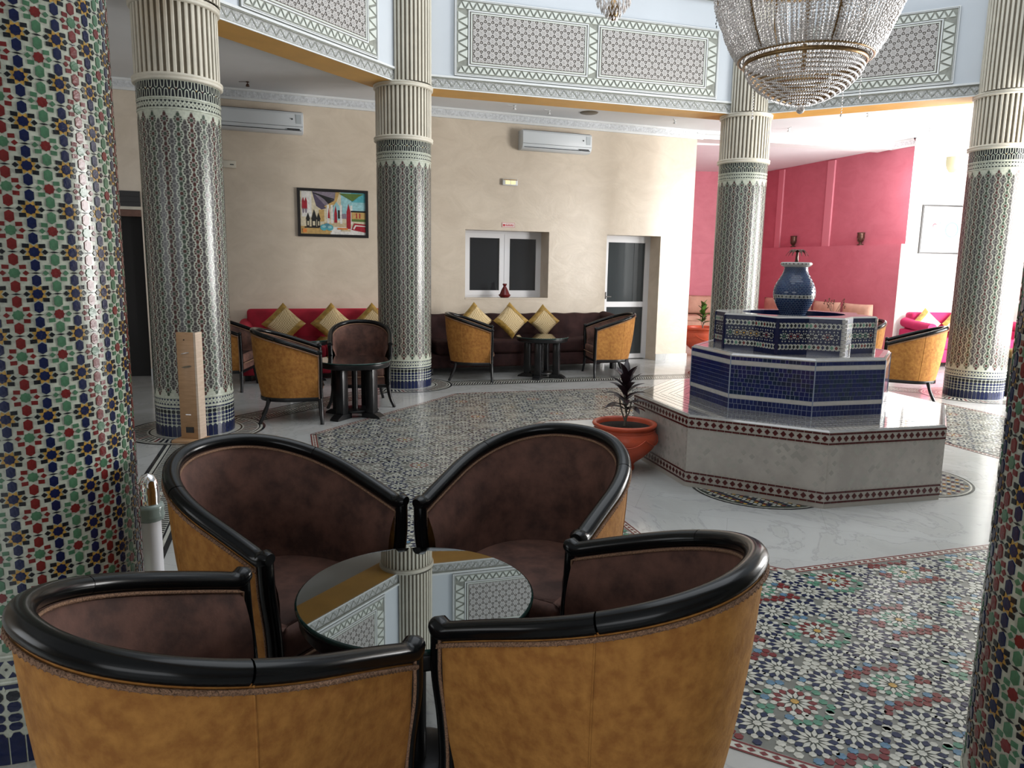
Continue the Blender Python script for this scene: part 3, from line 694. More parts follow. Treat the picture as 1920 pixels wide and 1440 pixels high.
def bands_mesh():
    mb = MB(); R1, R2 = .3462, .3482
    def quad(a0, a1, z0, z1, mi, R_=R2, seg=1):
        for s_ in range(seg):
            b0 = a0 + (a1 - a0) * s_ / seg; b1 = a0 + (a1 - a0) * (s_ + 1) / seg
            mb.poly([cyl(b0, z0, R_), cyl(b1, z0, R_), cyl(b1, z1, R_), cyl(b0, z1, R_)], mi)
    def ring(z0, z1, mi, R_=R1): quad(0, 2 * PI, z0, z1, mi, R_, 72)
    n = 48; p = 2 * PI / n
    for i in range(n):
        a = i * p; g = .05 * p
        quad(a + g, a + p - g, .004, .098, TI['navy'])
        mb.poly([cyl(a + p * .15, .098, R2), cyl(a + p * .85, .098, R2), cyl(a + p * .68, .112, R2), cyl(a + p * .32, .112, R2)], TI['navy'])
        for j, zc in enumerate((.133, .163, .200, .237)):
            hh = .013 if j < 2 else .0165; ca = a + p * .5; ww = p * .40
            mb.poly([cyl(ca + ww * x, zc + hh * y, R2) for x, y in ((-1, -.4), (-.55, -1), (.55, -1), (1, -.4), (1, .4), (.55, 1), (-.55, 1), (-1, .4))], TI['navy'] if j < 3 else TI['black'])
        quad(a, a + p, .262, .276, TI['navy'] if i % 1 == 0 else 0)
        mb.poly([cyl(a + p * .9, .262, R2 + .0006), cyl(a + p, .252, R2 + .0006), cyl(a + p * 1.1, .262, R2 + .0006), cyl(a + p, .274, R2 + .0006)], TI['cream'])
    # narrow triangles band
    for (z0, up_) in ((.298, 1), (ZR - .252, -1)):
        ring(z0, z0 + .060, TI['cream'])
        m_ = 64; q = 2 * PI / m_
        for i in range(m_):
            a = i * q
            mb.poly([cyl(a + .1 * q, z0 + .002, R2), cyl(a + .9 * q, z0 + .002, R2), cyl(a + .5 * q, z0 + .021, R2)], TI['navy'] if up_ > 0 else TI['black'])
            mb.poly([cyl(a + .1 * q, z0 + .058, R2), cyl(a + .5 * q, z0 + .039, R2), cyl(a + .9 * q, z0 + .058, R2)], TI['navy'] if up_ > 0 else TI['black'])
            mb.poly([cyl(a + q - .14 * q, z0 + .030, R2), cyl(a + q, z0 + .025, R2), cyl(a + q + .14 * q, z0 + .030, R2), cyl(a + q, z0 + .035, R2)], TI['black'])
    # upper black frieze with interlaced cream arches
    zb, zt = ZR - .165, ZR - .035
    ring(zb, zt, TI['black'], R1)
    m_ = 40; q = 2 * PI / m_
    def line(pts, wd=.0042, mi=0):
        for (a, z), (b, z2) in zip(pts[:-1], pts[1:]):
            dx, dz = (b - a) * RC, z2 - z; L = math.hypot(dx, dz); ox, oz = -dz / L * wd / RC, dx / L * wd
            mb.poly([cyl(a - ox, z - oz, R2), cyl(b - ox, z2 - oz, R2), cyl(b + ox, z2 + oz, R2), cyl(a + ox, z + oz, R2)], mi)
    for i in range(m_):
        a = i * q; zm = (zb + zt) / 2
        line([(a + .20 * q, zb), (a + .28 * q, zm - .010), (a + .5 * q, zm - .001), (a + .72 * q, zm - .010), (a + .80 * q, zb)])
        b = a + .5 * q
        line([(b + .20 * q, zt), (b + .28 * q, zm + .012), (b + .5 * q, zm + .003), (b + .72 * q, zm + .012), (b + .80 * q, zt)], mi=TI['cream'])
        mb.poly([cyl(a + .0 * q - .018, zm, R2), cyl(a, zm - .008, R2), cyl(a + .018, zm, R2), cyl(a, zm + .008, R2)], TI[['red', 'green', 'cream', 'gold'][i % 4]])
    # raised plain cream fillets
    for (z0, z1) in ((.276, .290), (.362, .376), (ZR - .030, ZR - .012), (ZR - .182, ZR - .166), (ZR - .270, ZR - .254)):
        mb.lathe([(.346, z0), (.3495, z0 + .002), (.3495, z1 - .002), (.346, z1)], 72, mi=TI['cream'])
    return mb.me('banding', TM)
def ring_mould(zc, r):
    mb = MB(); mb.lathe([(.34, zc - .03), (r - .012, zc - .03), (r, zc - .022), (r + .002, zc - .010), (r - .006, zc - .004), (r - .002, zc + .002), (r + .004, zc + .010), (r + .002, zc + .022), (r - .012, zc + .03), (.33, zc + .03)], 72)
    return mb.me('moulding_ring', [M['ivory']])
def flutes(z0, z1, r, n, off=(0, 0)):
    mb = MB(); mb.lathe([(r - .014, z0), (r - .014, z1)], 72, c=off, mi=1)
    q = 2 * PI / n; seg = 4
    for i in range(n):
        a = i * q; rows = []
        prof = [(a - .27 * q, r - .014), (a - .26 * q, r - .003), (a - .15 * q, r), (a + .15 * q, r), (a + .26 * q, r - .003), (a + .27 * q, r - .014)]
        rows = [[(off[0] + rr * math.cos(t), off[1] + rr * math.sin(t), z) for (t, rr) in prof] for z in (z0, z1)]
        mb.grid(rows, 0, sm=False, flip=True) if False else mb.grid(rows, 0, sm=False)
    return mb
me_shaft, me_bands = shaft_mesh(), bands_mesh()
me_ring1, me_ring2 = ring_mould(ZR, RC + .022), ring_mould(ZU, RC + .022)
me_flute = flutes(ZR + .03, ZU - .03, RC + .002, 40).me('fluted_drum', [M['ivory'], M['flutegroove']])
def tile_mesh_all():
    mb = MB()
    for ci, zc in col_motifs():
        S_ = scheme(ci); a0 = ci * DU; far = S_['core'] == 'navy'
        ov = [Vector((.0208 + .0108 * math.cos(2 * PI * z_ / PER), z_)) for z_ in [PER * (k_ / 12 - .5) for k_ in range(13)]]
        ov = ov + [Vector((-p_.x, p_.y)) for p_ in reversed(ov)]
        ov = [Vector((p_.x, max(min(p_.y, Z1P - zc), Z0P - zc))) for p_ in ov]
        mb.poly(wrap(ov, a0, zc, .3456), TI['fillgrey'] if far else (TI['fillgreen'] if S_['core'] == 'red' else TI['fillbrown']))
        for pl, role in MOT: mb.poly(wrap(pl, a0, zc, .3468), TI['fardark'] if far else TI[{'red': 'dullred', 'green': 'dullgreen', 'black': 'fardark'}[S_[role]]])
    return mb.me('mosaic_tiles', TM)
me_tiles = tile_mesh_all()
def column(key, label, me_special=None, rot=0, group='tiled columns ringing the fountain'):
    c = COLS[key]; t = thing('tiled_column', label, 'column', (c[0], c[1], 0), 0, group)
    ob('shaft', me_shaft, t, rz=rot); ob('banding', me_bands, t, rz=rot)
    if me_special is None: ob('mosaic_tiles', me_tiles, t, 'stuff', rz=rot)
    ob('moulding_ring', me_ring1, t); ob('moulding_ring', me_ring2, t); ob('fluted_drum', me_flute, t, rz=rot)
    d = (Vector(FC) - Vector(c)).normalized() * .11
    cap = MB(); cap.lathe([(.30, ZU + .03), (.345, ZU + .031), (.345, ZU + .028)], 48); cap.poly([(.345 * math.cos(i * PI / 24), .345 * math.sin(i * PI / 24), ZU + .031) for i in range(48)]); cap.build('drum_cap', M['ivory'], t)
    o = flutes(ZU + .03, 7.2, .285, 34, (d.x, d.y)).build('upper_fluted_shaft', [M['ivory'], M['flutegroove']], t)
    return t
column('p2', 'patterned tile column with the tall light wooden stand in front of it', rot=.05)
column('p3', 'patterned tile column between the red sofa and the brown sofa', rot=.10)
column('p4', 'patterned tile column behind the fountain at the edge of the pink alcove', rot=.02)
column('p5', 'patterned tile column at the right in front of the blown-out white wall', rot=.07)
def near_column(key, label, amax, zmin, zmax, rot, n_solo=296):
    """near columns: the tiles that show largest are separate parts, the rest one stuff part"""
    c = COLS[key]; t = column(key, label, me_special=True, rot=rot, group=None)
    camang = math.atan2(-c[1], -c[0]); items = []
    for ci, zc in col_motifs():
        S_ = scheme(ci); a0 = ci * DU + rot
        for pl, role in MOT:
            cen = sum(pl, Vector((0, 0))) / len(pl); a = a0 + cen.x / RC; z = zc + cen.y
            P = Vector((c[0] + RC * math.cos(a), c[1] + RC * math.sin(a), z)); vd = Vector((0, 0, 1.6)) - P; nrm = Vector((math.cos(a), math.sin(a), 0)); cs = nrm.dot(vd.normalized())
            dd_ = P - Vector((0, 0, 1.6)); dep = dd_.dot(fw); px = 960 + F_PX * dd_.dot(rt2) / dep if dep > .2 else -999; py = 720 - F_PX * dd_.dot(up2) / dep if dep > .2 else -999
            seen = cs > .05 and -8 < px < 1928 and -8 < py < 1448
            sz = parea(pl) * cs / vd.length_squared if seen else 0
            items.append((sz, pl, role, S_[role], a, z, cen, a0, zc))
    items.sort(key=lambda q: -q[0]); solo_ = [i for i in items[:n_solo] if i[0] > 0]; cache = {}
    for (sz, pl, role, colr, a, z, cen, a0, zc) in solo_:
        kk = (role, colr, round(cen.x, 4), round(cen.y, 4))
        if kk not in cache:
            mb = MB(); q = [p_ - cen for p_ in pl]; n = len(q); R0_, R1_ = .3450, .3476
            top = [cyl(p_[0] / RC, p_[1], R1_) for p_ in q]; bot = [cyl(p_[0] / RC, p_[1], R0_) for p_ in q]
            mb.mesh(bot + top, [tuple(range(n, 2 * n))] + [(i, (i + 1) % n, n + (i + 1) % n, n + i) for i in range(n)], 0)
            cache[kk] = mb.me('tile', [TM[TI[colr]]])
        ob('tile', cache[kk], t, loc=(0, 0, z), rz=a)
    mb = MB()
    for (sz, pl, role, colr, a, z, cen, a0, zc) in items[len(solo_):]:
        n = len(pl); top = wrap(pl, a0, zc, .3474)
        if sz > 0:
            bot = wrap(pl, a0, zc, .3450); mb.mesh(bot + top, [tuple(range(n, 2 * n))] + [(i, (i + 1) % n, n + (i + 1) % n, n + i) for i in range(n)], TI[colr])
        else: mb.poly(top, TI[colr])
    for ci, zc in col_motifs():
        if scheme(ci)['core'] == 'navy': mb.poly(wrap(GOLDFILL, ci * DU + rot, zc, .3460), TI['gold'])
    mb.build('mosaic_tiles', TM, t, 'stuff')
near_column('p1', 'large multicolour tile column at the left edge beside the front armchairs', 0, 0, 0, .03)
near_column('p6', 'multicolour tile column cut off by the right edge, nearest the viewer', 0, 0, 0, .08)

# ================================================================== FOUNTAIN
fo = thing('tiled_fountain', 'tiered octagonal tiled fountain with blue band and star-shaped basin', 'fountain', (FC[0], FC[1], 0))
A1 = math.radians(172.54)
def octp(R_, a0=A1, n=8): return [(R_ * math.cos(a0 + 2 * PI * i / n), R_ * math.sin(a0 + 2 * PI * i / n)) for i in range(n)]
R1t, H1 = 1.256, .542; R2t, H2 = .790, .970; R3t, H3 = .630, 1.257
def tier(mb, R_, z0, z1, mi_side, mi_top, bev=.012):
    pts = octp(R_); n = 8; mb.prism(octp(R_), z0, z1 - bev, mi_side, sides=True)
    b = [(x, y, z1 - bev) for x, y in octp(R_)]; t_ = [(x, y, z1) for x, y in octp(R_ - bev)]
    mb.mesh(b + t_, [(i, (i + 1) % n, n + (i + 1) % n, n + i) for i in range(n)] + [tuple(range(n, 2 * n))], mi_top)
M['stone'] = mat('grey_pink_stone', (.42, .39, .355), .28, col2=(.37, .35, .31), scale=7, spec=.5)
M['toptile'] = mat('pale_glazed_tile', (.50, .48, .455), .10, noise=.12, scale=30)
M['steptile'] = mat('glossy_step_tile', (.34, .33, .31), .045, spec=.9, coat=1, noise=.12, scale=30); M['steptile2'] = mat('glossy_step_tile_dark', (.27, .26, .24), .05, spec=.9, coat=1, noise=.2, scale=20)
M['greytile'] = mat('greyish_lozenge_tile', (.395, .385, .345), .25, noise=.2, scale=5)
t1 = MB(); tier(t1, R1t, 0, H1, 0, 1); t1.build('lower_tier', [M['stone'], M['steptile2']], fo)
# zellige bands on tier 1
c1 = octp(R1t)
dm = MB(); s_ = .0145
dia_me = {}
def face_frame(i, R_, a0=A1):
    P = octp(R_, a0); A_, B_ = Vector(P[i]), Vector(P[(i + 1) % 8]); d = (B_ - A_); L = d.length; d.normalize(); return A_, d, L, math.atan2(d.y, d.x)
def flat_tile_me(pts, colm, th=.003, name='tile'):
    """pts in (x along, z); face points to local -y"""
    mb = MB(); n = len(pts); top = [(x, -th, z) for x, z in pts]; bot = [(x, 0, z) for x, z in pts]
    mb.mesh(bot + top, [tuple(range(n, 2 * n))] + [(i, (i + 1) % n, n + (i + 1) % n, n + i) for i in range(n)], 0); return mb.me(name, [colm])
M['oxblood'] = mat('oxblood_glazed_tile', (.085, .010, .010), .2, noise=.4, scale=20)
me_dia = flat_tile_me([(-.0200, 0), (0, -.0215), (.0200, 0), (0, .0215)], M['oxblood'])
me_dash = flat_tile_me([(-.0250, -.0062), (.0250, -.0062), (.0250, .0062), (-.0250, .0062)], M['oxblood'])
stuffd = MB()
def put_stuff(mb, me_src, loc, rz, mi=0):
    c, s = math.cos(rz), math.sin(rz)
    mb.mesh([(loc[0] + v.co.x * c - v.co.y * s, loc[1] + v.co.x * s + v.co.y * c, loc[2] + v.co.z) for v in me_src.vertices], [tuple(p.vertices) for p in me_src.polygons], mi)
for i in range(8):
    A_, d, L, ang = face_frame(i, R1t); visf = i in (0, 1, 2)
    for zc in (.485, .075):
        n = 18
        for k in range(n):
            p = A_ + d * (L * (k + .5) / n)
            if visf: ob('diamond_tile', me_dia, fo, loc=(p.x, p.y, zc), rz=ang)
            else: put_stuff(stuffd, me_dia, (p.x, p.y, zc), ang)
        for zz in (zc + .034, zc - .034):
            m_ = 18
            for k in range(m_):
                p = A_ + d * (L * (k + .5) / m_)
                if visf: ob('dash_tile', me_dash, fo, loc=(p.x, p.y, zz), rz=ang)
                else: put_stuff(stuffd, me_dash, (p.x, p.y, zz), ang)
stuffd.build('far_side_tiles', [M['oxblood']], fo, 'stuff')
# pale lozenges on tier 1 faces (faint mottled cladding)
lz = MB(); rnd = random.Random(3)
for i in range(8):
    A_, d, L, ang = face_frame(i, R1t)
    nn2 = Vector((d.y, -d.x))
    for r in range(14):
        for k in range(24):
            x = L * (k + .5 + .5 * (r % 2)) / 24.6; z = .140 + r * .022; p = A_ + d * x + nn2 * .0012; q = .0208
            col_ = 1 if rnd.random() < .16 else 0
            lz.poly([(p.x - d.x * q, p.y - d.y * q, z), (p.x, p.y, z - q), (p.x + d.x * q, p.y + d.y * q, z), (p.x, p.y, z + q)], col_)
M['stone2'] = mat('grey_pink_stone_tile', (.435, .405, .37), .25, noise=.16, scale=7)
lz.build('lozenge_cladding', [M['stone2'], M['greytile']], fo, 'stuff')
# top of tier 1: concentric strips of small tiles
tp = MB()
for (r0, r1, mi) in ((1.244, 1.228, 2), (1.222, 1.16, 0), (1.15, 1.10, 1), (1.085, 1.05, 0), (1.035, .97, 1), (.955, .92, 0), (.905, .83, 1)):
    for i in range(8):
        a, b = octp(r0), octp(r1); n = int(r0 * .765 / .042)
        for k in range(n):
            g = .06
            p0_ = lerp(a[i], a[(i + 1) % 8], (k + g) / n); p1_ = lerp(a[i], a[(i + 1) % 8], (k + 1 - g) / n); q1 = lerp(b[i], b[(i + 1) % 8], (k + 1 - g) / n); q0 = lerp(b[i], b[(i + 1) % 8], (k + g) / n)
            tp.poly([(*p0_, H1 + .0015), (*p1_, H1 + .0015), (*q1, H1 + .0015), (*q0, H1 + .0015)], mi)
tp.build('step_paving', [M['steptile'], M['steptile2'], M['toptile']], fo, 'stuff')
# tier 2: blue tiles between pale bands
M['bluegrout'] = mat('pale_blue_grout', (.26, .30, .38), .6)
t2 = MB(); tier(t2, R2t, H1, H2, 0, 1, .016); t2.build('middle_tier', [M['bluegrout'], M['steptile']], fo)
bd = MB()
for (z0, z1) in ((.625, .655), (.885, .918), (.948, .956)):
    P, Q = octp(R2t + .003), octp(R2t)
    bd.mesh([(x, y, z0) for x, y in P] + [(x, y, z1) for x, y in P], [(i, (i + 1) % 8, 8 + (i + 1) % 8, 8 + i) for i in range(8)], 0)
    bd.poly([(x, y, z1) for x, y in P], 0)
P, Q = octp(R2t - .016), octp(R2t - .055)
bd.mesh([(x, y, H2 + .0012) for x, y in P] + [(x, y, H2 + .0012) for x, y in Q], [(i, (i + 1) % 8, 8 + (i + 1) % 8, 8 + i) for i in range(8)], 0)
bd.build('pale_band', M['toptile'], fo)
rows = [(.545, .583), (.587, .622)] + [(.658 + k * .0322, .658 + (k + 1) * .0322 - .003) for k in range(7)] + [(.921, .946)]
rb = random.Random(5); bluest = MB(); cnt = 0
M['blue2'] = mat('glazed_navy_tile', (.012, .022, .11), .12, noise=.35, scale=8); M['blue3'] = mat('glazed_dark_blue_tile', (.010, .028, .07), .12, noise=.35, scale=8)
cache = {}
for i in range(8):
    A_, d, L, ang = face_frame(i, R2t)
    for ri, (z0, z1) in enumerate(rows):
        n = 20 if ri % 2 else 19; x = 0.003
        ws = [rb.choice((.8, 1, 1, 1.25, 1.1)) for _ in range(n)]; tot = sum(ws)
        for wk in ws:
            wd = (L - .006) * wk / tot; key = (round(wd * 500), round((z1 - z0) * 1000), rb.random() < .3)
            if key not in cache: cache[key] = flat_tile_me([(-wd / 2 + .0017, -(z1 - z0) / 2), (wd / 2 - .0017, -(z1 - z0) / 2), (wd / 2 - .0017, (z1 - z0) / 2), (-wd / 2 + .0017, (z1 - z0) / 2)], M['blue3'] if key[2] else M['blue2'], .0022)
            p = A_ + d * (x + wd / 2); x += wd
            if i in (1, 2) and ri >= 2 and cnt < 298: ob('blue_tile', cache[key], fo, loc=(p.x, p.y, (z0 + z1) / 2), rz=ang); cnt += 1
            else: put_stuff(bluest, cache[key], (p.x, p.y, (z0 + z1) / 2), ang)
bluest.build('blue_tiles', [M['blue2']], fo, 'stuff')
for i in range(8):
    p = octp(R2t + .003)[i]; a = A1 + i * PI / 4; ck = MB()
    ck.box((-.008, -.004, H1 + .08), (.002, .004, H2 - .016), 0, X=lambda v: (p[0] + v[0] * math.cos(a) - v[1] * math.sin(a), p[1] + v[0] * math.sin(a) + v[1] * math.cos(a), v[2]))
    ck.build('corner_strip', M['bluegrout'], fo)
# tier 3: shallow eight-pointed star basin
A3 = math.radians(195.2); RI = R3t * .815
def starp(R_, k=1.0): return [((R_ if i % 2 == 0 else R_ * .815) * math.cos(A3 + i * PI / 8), (R_ if i % 2 == 0 else R_ * .815) * math.sin(A3 + i * PI / 8)) for i in range(16)]
t3 = MB(); O_ = starp(R3t); rim = [(.40 * math.cos(A3 + i * PI / 8), .40 * math.sin(A3 + i * PI / 8)) for i in range(16)]
t3.mesh([(x, y, H2) for x, y in O_] + [(x, y, H3 - .012) for x, y in O_], [(i, (i + 1) % 16, 16 + (i + 1) % 16, 16 + i) for i in range(16)], 0)
O2 = starp(R3t - .012)
t3.mesh([(x, y, H3 - .012) for x, y in O_] + [(x, y, H3) for x, y in O2] + [(x, y, H3) for x, y in rim], [(i, (i + 1) % 16, 16 + (i + 1) % 16, 16 + i) for i in range(16)] + [(16 + i, 16 + (i + 1) % 16, 32 + (i + 1) % 16, 32 + i) for i in range(16)], 1)
t3.mesh([(x, y, H3) for x, y in rim] + [(x, y, H3 - .10) for x, y in rim], [(i, (i + 1) % 16, 16 + (i + 1) % 16, 16 + i) for i in range(16)] + [tuple(range(16, 32))], 2)
t3.build('star_basin', [M['navy'], M['toptile'], M['navy']], fo)
mz = MB(); V2 = Vector
for i in range(16):
    P0, P1 = Vector(O_[i]), Vector(O_[(i + 1) % 16]); d = P1 - P0; L = d.length; d.normalize(); n_ = Vector((d.y, -d.x))
    if n_.dot(P0 + P1) < 0: n_ = -n_
    def put(pts, x, z, colr, e=.002): mz.poly([(P0.x + d.x * (x + a) + n_.x * e, P0.y + d.y * (x + a) + n_.y * e, z + b) for a, b in pts], TI[colr])
    nd = 8
    for zc in (1.190, 1.030):
        put([(-L / 2, -.021), (L / 2, -.021), (L / 2, .021), (-L / 2, .021)], L / 2, zc, 'offwhite', .0014)
        for k in range(nd):
            x = L * (k + .5) / nd; put([(-.0125, 0), (0, -.0165), (.0125, 0), (0, .0165)], x, zc, rb.choice(['black', 'black', 'navy', 'red', 'seagreen']), .0024)
            put([(-.006, 0), (0, -.008), (.006, 0)], L * k / nd + .006, zc + .021, 'navy', .0024); put([(-.006, 0), (0, .008), (.006, 0)], L * k / nd + .006, zc - .021, 'navy', .0024)
    # star field
    x0, x1 = (.03, L) if i % 2 == 0 else (0, L - .03); w_ = x1 - x0; nf = 4
    for k in range(nf):
        cx = x0 + w_ * (k + .5) / nf; cz = 1.110; cc_ = rb.choice(['red', 'black', 'green', 'gold', 'navy'])
        put([(p_[0], p_[1]) for p_ in star(V2((0, 0)), .0105, 8)], cx, cz, cc_, .0024)
        for t_ in range(8):
            a = t_ * PI / 4 + PI / 8; put([(p_[0], p_[1]) for p_ in kite(.0135, .020, .028, .005, a, V2((0, 0)))], cx, cz, 'offwhite')
            put([(p_[0], p_[1]) for p_ in star(V2((.0235 * math.cos(a + PI / 8), .0235 * math.sin(a + PI / 8))), .0042, 4)], cx, cz, cc_, .0026)
        for sg in (-1, 1):
            put([(-.020, 0), (-.006, 0), (-.011, .013 * sg)], cx, cz + .034 * sg, 'offwhite'); put([(.020, 0), (.006, 0), (.011, .013 * sg)], cx, cz + .034 * sg, 'offwhite')
            put([(-w_ / nf / 2 - .006, 0), (-w_ / nf / 2, -.008), (-w_ / nf / 2 + .006, 0), (-w_ / nf / 2, .008)], cx, cz + .012 * sg, 'offwhite')
mz.build('zellige_bands', TM, fo, 'stuff')
for k in range(8):
    p = Vector(O_[2 * k]); a = A3 + k * PI / 4; white = k in (2, 3)  # right-lit corners made pale, the rest navy: light put into colour
    for q in range(9 if white else 1):
        z0 = H2 + .002 + q * .0305; pil = MB(); e_ = .017 if white else .012
        pil.box((-.016, -e_, z0), (.003 if white else .001, e_, z0 + (.027 if white else .27)), 0, X=lambda v: (p.x + v[0] * math.cos(a) - v[1] * math.sin(a), p.y + v[0] * math.sin(a) + v[1] * math.cos(a), v[2]))
        pil.build('corner_tile', M['toptile'] if white else M['navy'], fo)
# vase finial on a foot
jug = thing('tiled_vase', 'blue tiled vase with a black and white band standing in the fountain basin', 'vase', (FC[0], FC[1], H3 - .10))
jp = [(.001, 0), (.082, 0), (.090, .06), (.105, .11), (.132, .16), (.152, .205), (.161, .25), (.159, .29), (.145, .335), (.120, .38), (.099, .42), (.090, .455), (.090, .475)]
P_ = cp_eval([(r, z, 0) for r, z in jp[1:]], 34)
jb = MB(); jb.lathe([(.001, 0)] + [(v.x, v.y) for v in P_], 44); jb.build('body', M['bluegrout'], jug)
jt = MB()
for j in range(33):
    a_, b_ = P_[j], P_[j + 1]; n = 34
    for k in range(n):
        t0 = 2 * PI * (k + .06 + .5 * (j % 2)) / n; t1_ = 2 * PI * (k + .94 + .5 * (j % 2)) / n; za, zb_ = a_.y + .0012, b_.y - .0012
        mi = 0 if (k * 7 + j) % 5 else 1
        if abs((a_.y + b_.y) / 2 - .235) < .017: mi = 2
        jt.poly([((a_.x + .0025) * math.cos(t0), (a_.x + .0025) * math.sin(t0), za), ((a_.x + .0025) * math.cos(t1_), (a_.x + .0025) * math.sin(t1_), za), ((b_.x + .0025) * math.cos(t1_), (b_.x + .0025) * math.sin(t1_), zb_), ((b_.x + .0025) * math.cos(t0), (b_.x + .0025) * math.sin(t0), zb_)], mi)
zmid = .235; rm_ = .1595 + .004
for k in range(30):
    t = 2 * PI * k / 30; q = .045
    jt.poly([(rm_ * math.cos(t - q), rm_ * math.sin(t - q), zmid), (rm_ * math.cos(t), rm_ * math.sin(t), zmid - .010), (rm_ * math.cos(t + q), rm_ * math.sin(t + q), zmid), (rm_ * math.cos(t), rm_ * math.sin(t), zmid + .010)], 3)
M['jugblue'] = mat('glazed_petrol_tile', (.016, .040, .12), .12, noise=.3, scale=12); M['jugblue2'] = mat('glazed_steel_blue_tile', (.025, .065, .15), .12, noise=.3, scale=12)
jt.build('mosaic_tiles', [M['jugblue'], M['jugblue2'], M['offwhite'], M['black']], jug, 'stuff')
jr = MB(); jr.lathe([(.090, .470), (.112, .480), (.120, .490), (.121, .502), (.114, .510), (.085, .508), (.080, .49)], 40)
for k in range(24):
    t = 2 * PI * k / 24; r_ = .1225; jr.poly([(r_ * math.cos(t - .05), r_ * math.sin(t - .05), .496), (r_ * math.cos(t), r_ * math.sin(t), .490), (r_ * math.cos(t + .05), r_ * math.sin(t + .05), .496), (r_ * math.cos(t), r_ * math.sin(t), .502)], 1)
jr.lathe([(.09, .500), (.001, .503)], 32)
jr.build('rim', [M['toptile'], M['black']], jug)
palm = thing('palm_finial', 'small bronze palm tree spout on top of the blue vase', 'ornament', (FC[0], FC[1], H3 + .408))
pt = MB(); pt.sweep([(0, 0, 0), (0, 0, .04), (.002, 0, .085)], [.016, .012, .010], [.016, .012, .010], 8); pt.build('trunk', M['bronze'], palm)
for k in range(7):
    a = k * 2 * PI / 7 + .3; fr = MB(); rows = []
    for i in range(7):
        t = i / 6; rr = .088 * t; z = .085 + .030 * math.sin(PI * min(t * .9, 1)) - .040 * t * t; wv = .019 * math.sin(PI * min(t + .12, 1)) + .002
        rows.append([(rr * math.cos(a) + s * wv * -math.sin(a), rr * math.sin(a) + s * wv * math.cos(a), z - abs(s) * .006) for s in (-1, 0, 1)])
    fr.grid(rows); o = fr.build('frond', M['bronze'], palm)
# little water jet nozzle splash left out; dry pipe nozzle
nz = MB(); p = Vector((.16, -.80 + .15)); nz.sweep([(.20, -.63, H2), (.20, -.63, H2 + .10)], .005, .004, 6); nz.build('nozzle', M['chrome'], fo)

# ================================================================== TUB ARMCHAIR
CW, CDF, CDB, CZT, CZB, CPW, CWB = .655, .233, .402, .709, .921, .937, 1.02
def rail_pt(si, zadd=0, sc_=1.0, inset=0):
    t = abs(si); sg = 1 if si >= 0 else -1; hw = CW * CWB / 2
    if t < .6:
        th = t / .6 * PI / 2; x = hw * math.sin(th) ** .9; y = -CDB * math.cos(th) ** .9
    else:
        u = (t - .6) / .4; x = hw + (CW / 2 - hw) * u; y = CDF * u
    L = (y + CDB) / (CDF + CDB); z = CZT + (CZB - CZT) * max(1 - L, 0) ** CPW
    return Vector((sg * x, y, z))
NS = 72
SS = [-1 + 2 * i / NS for i in range(NS + 1)]
RP = [rail_pt(s) for s in SS]
def inward(i):
    t = (RP[min(i + 1, NS)] - RP[max(i - 1, 0)]); n = Vector((-t.y, t.x, 0)); n.normalize()
    c = Vector((0, -.05, 0)); 
    if n.dot(c - Vector((RP[i].x, RP[i].y, 0))) < 0: n = -n
    return n
INW = [inward(i) for i in range(NS + 1)]
INW[NS // 2] = Vector((0, 1, 0))
def bot_pt(i, z, k):
    p = RP[i]; return Vector((p.x * k, (p.y * (k - .02)) if p.y < 0 else p.y, z))
